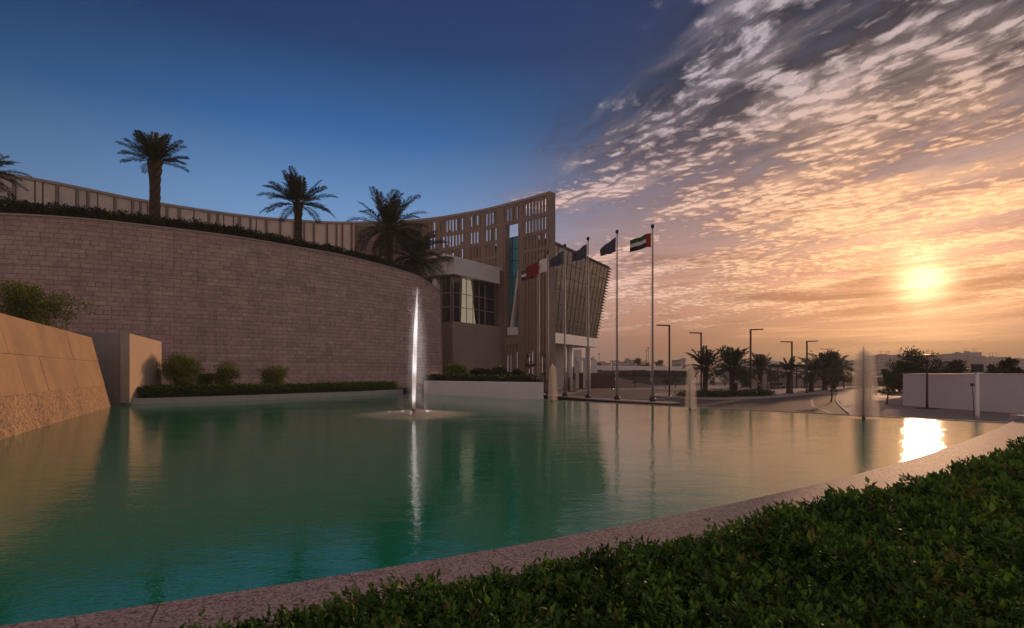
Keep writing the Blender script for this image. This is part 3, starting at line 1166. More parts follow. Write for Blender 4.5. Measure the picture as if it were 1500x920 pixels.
# low hedge along the ledge
pos = []
N = 7000
ii = rng.uniform(0, len(L2) - 1.01, N)
i0 = ii.astype(int)
off = rng.uniform(0.36, 2.3, N)
c = L2[i0] + (L2[i0 + 1] - L2[i0]) * (ii - i0)[:, None] + nl_[i0] * off[:, None]
hz = 0.24 + (0.60 + 0.07 * noise2(c[:, 0], c[:, 1], 3.0, 4)) * rng.random(N) ** 0.6 * np.clip(off / 0.6, 0.55, 1)
cs = np.stack([c[:, 0], c[:, 1], hz], 1)
P_, X_ = clumps(cs, np.full(N, 0.10), 12)
keep = P_[:, 2] > 0.25
o = leaves("ground_cover", P_[keep], X_[keep], rng.uniform(0.06, 0.11, keep.sum()), M['strip_leaf'], wide=0.6)
tag(o, "dark low clipped hedge strip behind the pale kerb under the masonry wall", "hedge")

shrub("round_shrub", *at(266, 560, 30.8)[:2], 0.24, 2.5, 2.55, "large loose leafy bush standing next to the orange fin wall", group="clipped bushes below the masonry wall", n_cl=110, per=110)
shrub("round_shrub", *at(331, 560, 33.6)[:2], 0.24, 1.9, 2.15, "middle bush with pale bare stems showing through its leaves", group="clipped bushes below the masonry wall", n_cl=60, per=100)
shrub("round_shrub", *at(400, 560, 35.6)[:2], 0.24, 2.0, 1.85, "neat flat-topped clipped bush, most compact of those below the masonry wall", group="clipped bushes below the masonry wall", n_cl=120, per=100, flat=True, leaf=0.07)
shrub("round_shrub", *at(301, 560, 33.6)[:2], 0.24, 1.5, 1.45, "low darker bush filling the space between the large loose bush and the stemmy bush", group="clipped bushes below the masonry wall", n_cl=50, per=90, mat='strip_leaf')
tree("broad_bush", *at(32, 500, 26.5)[:2], 2.9, 2.75, 3.4, 0.3, "dark rounded bush growing behind the sloping sandstone wall", n_cl=120, per=130, leaf=0.11, mat='bush_leaf', cat="bush", dens=0.17)

# ---------------- white planter at the far edge and bed behind
PA, PB = FAR_A + dirf * ((1.62 - FAR_A[0]) / dirf[0]), FAR_B + dirf * 0.3
PA, PB = PA - nf * 0.06, PB - nf * 0.06
root = empty("planter_wall", (*PA, 0), 0, "long white rendered planter wall rising from the far pool edge", "planter")
q = lambda p, z: Vector((p[0] - PA[0], p[1] - PA[1], z))
mb = MB()
mb.hexa([q(PA, -0.3), q(PA + nf * 0.35, -0.3), q(PB + nf * 0.35, -0.3), q(PB, -0.3)], [q(PA, 1.03), q(PA + nf * 0.35, 1.03), q(PB + nf * 0.35, 1.0), q(PB, 1.0)])
mb.build("front_panel", M['white_wall'], root, bevel=0.03)
ea = PA - dirf * 0.005
mb = MB()
mb.hexa([q(ea - dirf * 0.06, -0.95), q(ea - dirf * 0.06 + nf * 0.36, -0.95), q(ea + nf * 0.36, -0.95), q(ea, -0.95)],
        [q(ea - dirf * 0.06, 1.035), q(ea - dirf * 0.06 + nf * 0.36, 1.035), q(ea + nf * 0.36, 1.035), q(ea, 1.035)])
mb.build("end_panel", M['white'], root)
bed3 = [tuple(PA + nf * 0.352 + dirf * 0.32), tuple(PB + nf * 0.352), (-7.6, 46), (-7.2, 58), (0.3, 66), (2.2, 62), (1.75, 46)]
MB().prism(bed3, GZ, 0.82).build("planting_bed", M['soil'])["kind"] = "structure"

GB = "dark shrubs in the bed behind the white planter wall"
for px, D, w_, h_, z_, lab, mt_ in ((668, 44, 2.3, 1.75, 0.82, "lighter green round bush behind the left end of the white planter", 'bush_leaf'), (702, 45, 1.8, 1.25, 0.82, "low dark bush right of the lighter green one, behind the planter", 'dark_leaf'),
                           (728, 44, 2.2, 1.3, 0.82, "wide dark bush behind the middle of the white planter", 'dark_leaf'), (756, 42, 1.7, 1.1, 0.82, "small dark bush below the tall slot, behind the planter", 'dark_leaf')):
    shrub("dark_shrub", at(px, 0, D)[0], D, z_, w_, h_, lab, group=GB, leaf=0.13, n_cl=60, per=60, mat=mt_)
N = 700
cs = np.stack([rng.uniform(-7, 1.6, N), np.zeros(N), 0.82 + rng.uniform(0.05, 0.5, N)], 1)
tt = (cs[:, 0] - PA[0]) / dirf[0]
cs[:, 1] = PA[1] + dirf[1] * tt + rng.uniform(0.8, 3.0, N)
P_, X_ = clumps(cs, np.full(N, 0.22), 14)
kp = P_[:, 2] > 0.85
tag(leaves("low_hedge", P_[kp], X_[kp], rng.uniform(0.1, 0.18, kp.sum()), M['dark_leaf'], wide=0.6), "dark low planting along the back of the white planter wall", "hedge")
for px, D, yt, cw, lab in ((776, 47, 517, 0.8, "thin bare-stemmed plant below the balcony box, left of the leftmost flagpole"), (798, 48, 512, 0.9, "thin upright plant right behind the leftmost flagpole")):
    p = at(px, yt, D)
    tree("slender_tree", p.x, D, 0.82 if px < 790 else -0.6, p.z - (0.82 if px < 790 else -0.6), cw, 1.4, lab, "slender plants before the screen", leaf=0.10, n_cl=24, per=34, tr=0.05, dens=0.18)


# ------------------------------------------------------------------ curved masonry wall with its mound
tab = [(-420, 33.0, 316), (-240, 32.6, 314), (-110, 33.0, 313), (0, 34.0, 314.5), (114, 35.3, 321), (228, 37.3, 333), (342, 39.8, 347.5), (423, 42.2, 361), (497, 45.0, 374),
       (570, 48.4, 392), (614, 51.6, 406), (637, 54.4, 421), (645, 56.6, 430)]
crv = [tuple(at(px, py, D)) for px, D, py in tab] + [(-7.9, 58.6, 9.7), (-9.4, 60.6, 9.6), (-12.5, 62.0, 9.5)]
WALL, ws = resample(catmull(crv, 12), 0.35)
tw = np.gradient(WALL[:, :2], axis=0)
tw /= np.linalg.norm(tw, axis=1, keepdims=True)
nw = np.stack([tw[:, 1], -tw[:, 0]], 1)       # outward, towards the pool
root = empty("masonry_wall", (-20, 36, 0), 0, "tall curved retaining wall of pinkish split stone blocks", "wall")
off0 = np.array([-20, 36, 0.0])
vs, fs, uv = [], [], []
Zs = [-0.4, 2.5, 5.0, 7.5, None]
for i in range(len(WALL)):
    zt = WALL[i, 2]
    for z in Zs:
        zz = zt if z is None else min(z, zt - 0.2)
        o_ = 0.26 * (1 - zz / zt)
        vs.append((WALL[i, 0] + nw[i, 0] * o_ - off0[0], WALL[i, 1] + nw[i, 1] * o_ - off0[1], zz))
    vs.append((WALL[i, 0] - nw[i, 0] * 0.6 - off0[0], WALL[i, 1] - nw[i, 1] * 0.6 - off0[1], zt))
    vs.append((WALL[i, 0] - nw[i, 0] * 0.6 - off0[0], WALL[i, 1] - nw[i, 1] * 0.6 - off0[1], -0.4))
K = 7
for i in range(len(WALL) - 1):
    for k in range(K - 1):
        fs.append((i * K + k, (i + 1) * K + k, (i + 1) * K + k + 1, i * K + k + 1))
        za, zb = vs[i * K + k][2], vs[i * K + k + 1][2]
        zc, zd = vs[(i + 1) * K + k][2], vs[(i + 1) * K + k + 1][2]
        e = 0.6 if k == 4 else 0.0
        uv.append([(ws[i], za), (ws[i + 1], zc), (ws[i + 1], zd + e), (ws[i], zb + e)])
mesh_obj("stonework", vs, fs, M['brick'], root, uv=uv)
mb = MB()
for i in range(len(WALL) - 1):
    a, b = WALL[i], WALL[i + 1]
    q0, q1 = a[:2] + nw[i] * 0.05 - off0[:2], b[:2] + nw[i + 1] * 0.05 - off0[:2]
    r0, r1 = a[:2] - nw[i] * 0.45 - off0[:2], b[:2] - nw[i + 1] * 0.45 - off0[:2]
    mb.hexa([(*q0, a[2] + 0.003), (*q1, b[2] + 0.003), (*r1, b[2] + 0.003), (*r0, a[2] + 0.003)], [(*q0, a[2] + 0.11), (*q1, b[2] + 0.11), (*r1, b[2] + 0.11), (*r0, a[2] + 0.11)])
mb.build("coping", M['coping'], root)

# mound behind the wall
vs, fs = [], []
mw = WALL[::4]
mn = nw[::4]
for i in range(len(mw)):
    for d, dz in ((0.5, -0.25), (5, 0.1), (12, 0.2), (20, -0.5)):
        vs.append((mw[i, 0] - mn[i, 0] * d, mw[i, 1] - mn[i, 1] * d, mw[i, 2] + dz))
for i in range(len(mw) - 1):
    for k in range(3):
        fs.append((i * 4 + k, (i + 1) * 4 + k, (i + 1) * 4 + k + 1, i * 4 + k + 1))
lim = [f for f in fs if all(vs[v][1] < 60 and vs[v][0] < -7.5 for v in f)]
mesh_obj("terrain_mound", vs, lim, M['soil'])["kind"] = "structure"

# hedge along the top of the wall
N = 15000
ii = rng.uniform(0, len(WALL) - 1.01, N)
i0 = ii.astype(int)
off = rng.uniform(0.35, 2.6, N)
c = WALL[i0] + (WALL[i0 + 1] - WALL[i0]) * (ii - i0)[:, None]
px_ = CX + F * c[:, 0] / c[:, 1]
top = np.interp(px_, [-300, 0, 60, 150, 300, 480, 560, 618, 640], [1.1, 1.15, 0.95, 0.8, 0.85, 0.75, 0.6, 0.35, 0.0])
top = top * (1 + 0.28 * noise2(c[:, 0], c[:, 1], 2.2, 8))
cz = c[:, 2] + top * rng.random(N) ** 0.7
cs = np.stack([c[:, 0] - nw[i0, 0] * off, c[:, 1] - nw[i0, 1] * off, cz], 1)[(top > 0.1) & (c[:, 1] < 57)]
P_, X_ = clumps(cs, np.full(len(cs), 0.17), 7)
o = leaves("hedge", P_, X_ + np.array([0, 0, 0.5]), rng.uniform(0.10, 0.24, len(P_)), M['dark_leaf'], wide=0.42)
tag(o, "dark ragged hedge running along the top of the curved masonry wall", "hedge")

# palms on the mound
GP = "date palms on the mound behind the masonry wall"
palm("date_palm", -39.3, 40.5, 11.5, "date palm cut by the frame's edge, farthest left on the mound", GP, h_trunk=4.9, r_trunk=0.33, n_fr=34, fl=2.5, lo_el=-30, hi_el=80, seed=3, wind=(0.2, 0.1), lw=0.085, stations=38)
palm("date_palm", at(227, 0, 40.5)[0], 40.5, 11.6, "thick-trunked date palm with swept-up narrow crown on the mound", GP, h_trunk=5.7, r_trunk=0.35, n_fr=40, fl=2.35, lo_el=0, hi_el=88, seed=8, wind=(0.10, 0.0), lw=0.08, droop=0.5, stations=38)
palm("date_palm", at(437, 0, 45.5)[0], 45.5, 11.3, "slim date palm with open fan-shaped crown, standing clear on the mound", GP, h_trunk=4.4, r_trunk=0.28, n_fr=36, fl=2.95, lo_el=-14, hi_el=82, seed=13, wind=(-0.15, 0.0), lw=0.09, droop=0.7, stations=40)
palm("date_palm", at(571, 0, 50.5)[0], 50.5, 10.8, "tallest bushy date palm of the pair beside the glass pavilion", GP, h_trunk=4.1, r_trunk=0.28, n_fr=52, fl=3.9, lo_el=-48, hi_el=84, seed=21, wind=(0.35, 0.0), lw=0.09, droop=0.95, stations=40)
palm("date_palm", at(607, 0, 54.5)[0], 54.5, 10.0, "lower drooping date palm nearest the white roof of the pavilion", GP, h_trunk=3.2, r_trunk=0.28, n_fr=46, fl=3.7, lo_el=-48, hi_el=70, seed=34, wind=(0.3, 0.0), lw=0.09, droop=1.1, stations=40)

# ------------------------------------------------------------------ curved screen wall
SC = [(-66.0, 44.0), (-60.5, 51.5), (-54.7, 58.3), (-50.9, 62.1), (-45.4, 68.2), (-37.05, 74.1), (-29.95, 76.8), (-22.95, 77.8), (-13.0, 76.4), (-4.6, 72.3), (0.94, 68.0), (4.60, 64.75)]
ARC, as_ = resample(catmull(SC, 14), 0.5)
ta = np.gradient(ARC, axis=0)
ta /= np.linalg.norm(ta, axis=1, keepdims=True)
nn = np.stack([ta[:, 1], -ta[:, 0]], 1)       # towards the pool
TOP, BOT = 23.1, GZ
apx = CX + F * ARC[:, 0] / ARC[:, 1]
SX = np.array([-20.0, 72.0])
root = empty("screen_building", (SX[0], SX[1], GZ), 0, "long concave brown screen building with vertical fins and tall slot", "building")


def sp(i, d, z):
    """point on arc index i (may be fractional), d metres in front, at height z, in the building's own space"""
    k = min(max(int(math.floor(i)), 0), len(ARC) - 2)
    t = i - k
    p = ARC[k] * (1 - t) + ARC[k + 1] * t
    m = nn[k] * (1 - t) + nn[k + 1] * t
    return (p[0] + m[0] * d - SX[0], p[1] + m[1] * d - SX[1], z - GZ)


def arcbox(mb, i0, i1, d0, d1, z0, z1):
    mb.hexa([sp(i0, d1, z0), sp(i1, d1, z0), sp(i1, d0, z0), sp(i0, d0, z0)], [sp(i0, d1, z1), sp(i1, d1, z1), sp(i1, d0, z1), sp(i0, d0, z1)])


def idx(px):
    return float(np.interp(px, apx, np.arange(len(ARC))))


OPEN = [(627, 640, 'a'), (645, 681, 'b'), (688.5, 704, 'c'), (711, 728.5, 'd'), (738.5, 760, 'e'), (767.5, 799.5, 'f')]
SLOT = (741.0, 760.0)
ROWS = [(20.8, 22.45), (18.75, 20.3), (16.75, 18.3)]
g = random.Random(4)
fins, infill, beams, lights = MB(), MB(), MB(), MB()
iS0, iS1 = idx(SLOT[0]), idx(SLOT[1])
iL = idx(520)
SZ0, SZ1 = 5.2, 20.25
NA = len(ARC) - 1
# right half: real fins with slits
step = 1.0
i = iL
while i < NA - 1.2:
    j = min(i + step, NA - 1.2)
    mid = (i + j) / 2
    px = float(np.interp(mid, np.arange(len(ARC)), apx))
    in_slot = iS0 - 0.2 < mid < iS1 + 0.2
    grp = None
    for a, b, nme in OPEN:
        if a <= px <= b:
            grp = nme
    fw = g.choice((0.48, 0.55, 0.62))
    # closed stretches of the infill
    closed = []
    if grp is None:
        closed = [(BOT, TOP - 0.3)]
    else:
        z = TOP - 0.3
        opens = []
        for r, (z0, z1) in enumerate(ROWS):
            if r == 2:
                if g.random() < 0.45 or grp in 'e':
                    continue
                a = z0 + g.uniform(0, 0.7)
                opens.append((a, min(z1, a + g.uniform(0.5, 1.4))))
            elif g.random() < 0.86:
                opens.append((z0 + (g.uniform(0, 0.5) if g.random() < 0.3 else 0), z1))
        if grp == 'f':
            for k in range(g.choice((0, 1, 2))):
                a = g.uniform(12.6, 16.0)
                opens.append((a, a + g.uniform(0.3, 0.7)))
        if grp in 'ef' and g.random() < 0.6:
            opens.append((0.9 + g.uniform(0, 1.0), 4.0 + g.uniform(-0.6, 0.4)))
        opens.sort()
        zc = BOT
        for a, b in opens:
            if a > zc:
                closed.append((zc, a))
            zc = max(zc, b)
        closed.append((zc, TOP - 0.3))
    for z0, z1 in closed:
        for zz0, zz1 in ([(z0, z1)] if not in_slot else [(z0, min(z1, SZ0)), (max(z0, SZ1), z1)]):
            if zz1 - zz0 > 0.02:
                arcbox(infill, i, j, -0.16, -0.10, zz0, zz1)
    for zz0, zz1 in ([(BOT, TOP - 0.3)] if not in_slot else [(BOT, SZ0), (SZ1, TOP - 0.3)]):
        if grp is None:
            arcbox(fins, i + 0.02, i + 0.26, -0.10, 0.03, zz0, zz1)
            arcbox(fins, i + 0.52, i + 0.74, -0.10, 0.05, zz0, zz1)
        else:
            arcbox(fins, i + 0.02, i + fw, -0.13, 0.04, zz0, zz1)
    i = j
# piers and beams
for a, b in ((640.5, 644.5), (681.5, 688), (704.5, 710.5), (729, 738), (760.5, 767)):
    i0, i1 = idx(a), idx(b)
    arcbox(beams, i0, i1, -0.16, 0.08, BOT, TOP - 0.3)
k = iL
while k < NA - 1.2:
    j = min(k + 2.0, NA - 1.2)
    for z0, z1 in ((22.45, TOP - 0.3), (20.3, 20.8), (18.3, 18.75), (16.3, 16.75)):
        inside = (k < iS1 and j > iS0)
        if inside and z1 < SZ1:
            continue
        arcbox(beams, k, j, -0.165, 0.065, z0, z1)
    k = j
arcbox(beams, NA - 1.2, NA, -0.9, 0.14, BOT, TOP)
# slot reveals
arcbox(beams, iS0 - 0.35, iS0, -0.75, 0.13, SZ0 - 1.4, SZ1 + 0.3)
arcbox(beams, iS1, iS1 + 0.3, -0.75, 0.13, SZ0 - 1.4, SZ1 + 0.3)
fins.build("fin_screen", M['screen'], root)
infill.build("infill_panel", M['screen'], root)
beams.build("frame", M['screen'], root)
# left half: plain precast panels of uneven width with dark joints
pan, ribs, back = MB(), MB(), MB()
k = 0.0
g = random.Random(12)
while k < iL:
    wdt = g.choice((1.3, 1.7, 2.3, 3.2))
    j = min(k + wdt, iL)
    arcbox(pan, k + 0.14, j - 0.14, -0.30, g.uniform(-0.03, 0.03), BOT + 6, TOP - 0.3)
    if g.random() < 0.6:
        arcbox(ribs, j - 0.05, j + 0.34, -0.30, 0.22, BOT + 6, TOP - 0.3)
        j += 0.34
    k = j
k = 0.0
while k < iL:
    j = min(k + 2, iL)
    arcbox(back, k, j, -0.60, -0.305, BOT, TOP - 0.4)
    k = j
pan.build("precast_panel", M['screen_panel'], root)
ribs.build("rib", M['screen'], root)
back.build("backing_wall", M['screen'], root)
cop = MB()
k = 0.0
while k < NA - 1.2:
    j = min(k + 2, NA - 1.2)
    arcbox(cop, k, j, -0.7, 0.16, TOP - 0.297, TOP)
    k = j
cop.build("coping", M['coping'], root)
# glass set back inside the slot
gl, mu = MB(), MB()
a0, a1 = iS0 - 1.5, iS1 + 2.0
arcbox(gl, a0, a1, -1.12, -1.0, SZ0 - 0.4, 19.0)
for z in (7.5, 9.6, 11.7, 13.8, 15.9, 17.4, 18.9):
    arcbox(mu, a0, a1, -0.997, -0.94, z, z + 0.07)
for f in (0.25, 0.5, 0.75):
    i_ = a0 + (a1 - a0) * f
    arcbox(mu, i_, i_ + 0.12, -0.997, -0.95, SZ0 - 0.4, 19.0)
gw = gl.build("window", M['glass_blue'], root)
mu.build("frame", M['mullion_dark'], gw)
mb = MB()
arcbox(mb, iS0 + 0.9, iS1 - 0.02, -0.9, 0.3, 6.3, 7.3)
mb.build("balcony_box", M['white_wall'], root)
mb = MB()
arcbox(mb, iS0 + 0.003, iS1 - 0.003, -0.9, 0.10, 5.15, 6.29)
mb.build("soffit", M['render'], root)
mb = MB()
b0, b1 = sp(iS0 + 1.2, -0.55, 7.3), sp(iS1 - 0.5, -0.55, 14.4)
mb.beam(b0, b1, 0.55, 0.35)
mb.build("raking_strut", M['white'], root)

# ------------------------------------------------------------------ corner pavilion with white roof
C0 = np.array([-6.68, 61.5])
u = np.array([4.1, 5.8]) / np.hypot(4.1, 5.8)        # right-hand face runs away along u
v = np.array([-5.8, 4.1]) / np.hypot(4.1, 5.8)       # left-hand face runs away along v
root = empty("glass_pavilion", (*C0, GZ), 0, "glazed corner pavilion with white flat roof on a beige base", "building")
PS = 1.06
pv = lambda a, b, z: ((u[0] * a + v[0] * b) * PS, (u[1] * a + v[1] * b) * PS, z - GZ)


def pbox(mb, a0, a1, b0, b1, z0, z1):
    return mb.hexa([pv(a0, b0, z0), pv(a1, b0, z0), pv(a1, b1, z0), pv(a0, b1, z0)], [pv(a0, b0, z1), pv(a1, b0, z1), pv(a1, b1, z1), pv(a0, b1, z1)])


ZR0, ZR1, ZG0 = 12.78, 14.59, 7.43
pbox(MB(), 0, 8.6, 0.9, 4.5, ZR0, ZR1).build("roof", M['white'], root)
mb = pbox(MB(), -0.9, 8.9, -0.0, 5.2, ZR1 + 0.003, ZR1 + 0.22)
mb.build("roof_slab", M['white'], root)
pbox(MB(), 0.25, 8.4, 0.0, 0.88, ZR0, ZR1).build("fascia", M['white'], root)
pbox(MB(), 0.6, 10.5, 0.55, 9.0, GZ, ZG0).build("base_wall", M['render'], root)
pbox(MB(), 0.30, 0.95, 2.55, 3.2, ZG0 - 3, ZR0 - 0.003).build("column", M['white'], root)
gr = pbox(MB(), 0.85, 8.3, 0.75, 0.80, ZG0 + 0.003, ZR0 - 0.003)
g1 = gr.build("window", M['glass_clear'], root)
gr = pbox(MB(), 0.80, 0.85, 0.85, 6.0, ZG0 + 0.003, ZR0 - 0.003)
g2 = gr.build("window", M['glass_clear'], root)
m1, m2 = MB(), MB()
for k in range(6):
    a = 0.85 + k * 1.12
    pbox(m1, a, a + 0.07, 0.68, 0.745, ZG0, ZR0 - 0.005)
for z in (ZG0, ZG0 + 1.75, ZG0 + 3.35):
    pbox(m1, 0.93, 8.3, 0.69, 0.744, z + 0.01, z + 0.08)
for k in range(4):
    b_ = 0.9 + k * 1.3
    pbox(m2, 0.73, 0.795, b_, b_ + 0.07, ZG0, ZR0 - 0.005)
for z in (ZG0 + 1.75, ZG0 + 3.35):
    pbox(m2, 0.74, 0.794, 0.98, 6.0, z + 0.01, z + 0.08)
m1.build("frame", M['mullion'], g1)
m2.build("frame", M['mullion'], g2)
mb = MB()
pbox(mb, 5.2, 5.4, 1.2, 8.0, ZG0 + 0.05, ZR0 - 0.05)
pbox(mb, 1.0, 8.0, 5.6, 5.8, ZG0 + 0.05, ZR0 - 0.05)
mb.build("inner_wall", M['room'], root)
# added glowing panel just inside the right-hand glass, imitating a pale reflection
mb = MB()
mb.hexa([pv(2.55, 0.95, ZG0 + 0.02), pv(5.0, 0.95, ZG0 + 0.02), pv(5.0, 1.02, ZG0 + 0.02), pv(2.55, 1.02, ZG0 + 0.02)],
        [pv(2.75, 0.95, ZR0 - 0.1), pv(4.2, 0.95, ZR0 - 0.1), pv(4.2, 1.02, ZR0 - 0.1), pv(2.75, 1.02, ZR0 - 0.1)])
mb.build("reflection_panel", M['glow_panel'], root)
mb = MB()
for b_ in (1.1, 1.5, 1.9):
    pbox(mb, 1.0, 1.1, b_, b_ + 0.25, ZG0 + 0.02, ZR0 - 0.05)
mb.build("curtain", M['curtain'], root)
mb = MB()
for k in range(7):
    pbox(mb, 0.4, 0.5, 3.3 + k * 0.02, 5.0, ZG0 + 0.2 + k * 0.22, ZG0 + 0.26 + k * 0.22)
mb.build("railing", M['mullion'], root)

# ------------------------------------------------------------------ leaning glass office block on the right
A = np.array([4.0, 70.3])
B = np.array([13.2, 85.6])
ad = (B - A) / np.linalg.norm(B - A)
fn = np.array([ad[1], -ad[0]])                    # face normal, to the right front
LB = float(np.linalg.norm(B - A))
root = empty("office_block", (*A, GZ), 0, "office block with leaning glass front raised on white columns", "building")
ZB, ZT, LEAN, STR = 6.9, 18.5, 0.75, 3.4


def fp(s, d, z):
    """s along the facade 0..1, d metres in front, z height; the face leans out and stretches upward"""
    k = (z - ZB) / (ZT - ZB)
    p = ad * (s * (LB + STR * k)) + fn * (LEAN * k + d)
    return (p[0], p[1], z - GZ)


def fbox(mb, s0, s1, d0, d1, z0, z1):
    return mb.hexa([fp(s0, d1, z0), fp(s1, d1, z0), fp(s1, d0, z0), fp(s0, d0, z0)], [fp(s0, d1, z1), fp(s1, d1, z1), fp(s1, d0, z1), fp(s0, d0, z1)])


fbox(MB(), 0, 0.992, -11, -0.05, ZB + 0.003, ZT - 0.05).build("body", M['room'], root)
gz = fbox(MB(), 0.0, 0.995, -0.045, 0.0, ZB + 0.003, ZT - 0.003).build("window", M['glass'], root)
mv, mh = MB(), MB()
nv = 14
for k in range(nv + 1):
    s = k / nv * 0.993
    fbox(mv, s, s + 0.0058, 0.003, 0.04, ZB + 0.01, ZT - 0.01)
for fz in (0.175, 0.335, 0.50, 0.665, 0.83, 0.985):
    z = ZB + (ZT - ZB) * fz
    fbox(mh, 0, 0.993, 0.003, 0.025, z, z + 0.08)
fbox(mh, 0, 0.993, 0.003, 0.025, ZB + 1.1, ZB + 1.16)
mv.build("frame", M['mullion_dark'], gz)
mh.build("frame", M['mullion_dark'], gz)
fbox(MB(), -0.02, 0.997, -11.2, 0.15, ZT, ZT + 0.22).build("roof", M['mullion_dark'], root)
# sun-shade blades wrapped round the far end
nb = 25
for k in range(nb):
    z = ZB + 0.25 + (ZT - ZB - 0.3) * k / (nb - 1)
    kk = (z - ZB) / (ZT - ZB)
    e = ad * (LB + STR * kk)
    o0, o1 = e + ad * 0.02 + fn * (LEAN * kk + 0.25), e + ad * 1.25 + fn * (LEAN * kk + 0.25)
    mb = MB()
    bk = -fn * 5.0
    mb.hexa([(*o0, z - GZ), (*o1, z - GZ), (*(o1 + bk), z - GZ), (*(o0 + bk), z - GZ)],
            [(*o0, z - GZ + 0.09), (*o1, z - GZ + 0.09), (*(o1 + bk), z - GZ + 0.09), (*(o0 + bk), z - GZ + 0.09)])
    mb.build("louvre_blade", M['mullion'], root)
mb = MB()
mb.hexa([fp(-0.05, 0.5, 5.55), fp(1.02, 0.5, 5.55), fp(1.02, -11, 5.55), fp(-0.05, -11, 5.55)], [fp(-0.05, 0.5, ZB), fp(1.0, 0.5, ZB), fp(1.0, -11, ZB), fp(-0.05, -11, ZB)])
mb.build("floor_slab", M['white_wall'], root)
loc = lambda px, D, z=GZ: Vector((at(px, 0, D)[0] - A[0], D - A[1], z - GZ))
for px, D, r in ((834.5, 79.5, 0.40), (861.5, 86.5, 0.42), (826, 84, 0.35)):
    c = loc(px, D)
    MB().lathe([(r, 0.0), (r, 6.548)], c, 18).build("column", M['white'], root, True)
mb = MB()
c = loc(816, 83)
mb.box(c + Vector((0, 0, 3.27)), (1.5, 2.0, 6.54))
mb.build("lobby_wall", M['white_wall'], root)
MB().box(loc(846, 93) + Vector((0, 0, 3.27)), (1.2, 1.2, 6.54)).build("lobby_wall", M['white_wall'], root)
MB().box(loc(824.5, 85.5) + Vector((0, 0, 2.4)), (0.9, 1.4, 4.8)).build("lobby_door", M['mullion_dark'], root)
MB().box(loc(840, 95) + Vector((0, 0, 1.8)), (2.2, 1.4, 3.6)).build("lobby_door", M['mullion_dark'], root)
mb = MB()
pA, pB = loc(845.5, 90), loc(856.5, 91.5)
mb.beam(pA, pA + Vector((0, 0, 4.6)), 0.5, 0.5)
mb.beam(pB, pB + Vector((0, 0, 4.6)), 0.5, 0.5)
mb.beam(pA + Vector((-0.3, 0, 4.85)), pB + Vector((0.3, 0, 4.85)), 0.5, 0.5)
mb.build("portal_frame", M['white'], root)
mb = MB()
mb.box(loc(868.5, 97) + Vector((0, 0, 2.4)), (1.1, 3, 4.9))
mb.build("service_tower", M['white_wall'], root)


# ------------------------------------------------------------------ flags
PL = catmull([(9.3, 31.2), (8.4, 32.4), (6.7, 34.6), (5.2, 37.1), (3.9, 40.0), (2.9, 42.8), (2.1, 45.6), (1.5, 48.0)], 6)
tp = np.gradient(PL, axis=0)
tp /= np.linalg.norm(tp, axis=1, keepdims=True)
npl = np.stack([-tp[:, 1], tp[:, 0]], 1)
mb, mt = MB(), MB()
for i in range(len(PL) - 1):
    a, b = PL[i], PL[i + 1]
    c0, c1, d0, d1 = a - npl[i] * .45, b - npl[i + 1] * .45, a + npl[i] * .45, b + npl[i + 1] * .45
    mb.hexa([(*c0, GZ), (*c1, GZ), (*d1, GZ), (*d0, GZ)][::-1], [(*c0, -0.17), (*c1, -0.17), (*d1, -0.17), (*d0, -0.17)][::-1])
    c0, c1, d0, d1 = a - npl[i] * .5, b - npl[i + 1] * .5, a + npl[i] * .5, b + npl[i + 1] * .5
    mt.hexa([(*c0, -0.167), (*c1, -0.167), (*d1, -0.167), (*d0, -0.167)][::-1], [(*c0, -0.10), (*c1, -0.10), (*d1, -0.10), (*d0, -0.10)][::-1])
rt = empty("flag_plinth", (0, 0, 0), 0, "long low plinth with pale top and dark side carrying the flagpoles", "plinth")
mb.build("plinth_body", M['sign_dark'], rt)
mt.build("plinth_top", M['kerb'], rt)

POLES = [(956, 32.4, 333, "uae", "rightmost and tallest flagpole of the row, with red-hoisted striped flag"),
         (904, 34.6, 341, "blue", "second flagpole from the right, clear of the glass office block"),
         (861.5, 37.1, 351, "blue", "third flagpole from the right, across the louvred end of the office block"),
         (827.5, 40.0, 361, "blue", "fourth flagpole from the right, in front of the glass facade"),
         (803, 42.8, 371, "white", "flagpole with white and maroon flag at the edge of the brown screen"),
         (789.5, 45.6, 383, "uae", "leftmost flagpole, standing at the end of the white planter")]
FL = {"uae": "flag with red hoist and green, white and black stripes", "blue": "blue-grey flag", "white": "flag with white hoist and maroon fly"}
FLAB = ["striped flag with red hoist flying on the rightmost flagpole", "blue-grey flag on second flagpole from the right, against clouds",
        "small dark blue flag on third flagpole, above the office block roof", "blue-grey flag in front of the glass office block facade",
        "white and maroon flag against the brown fin screen", "striped red-hoisted flag against the brown screen, on the leftmost pole"]


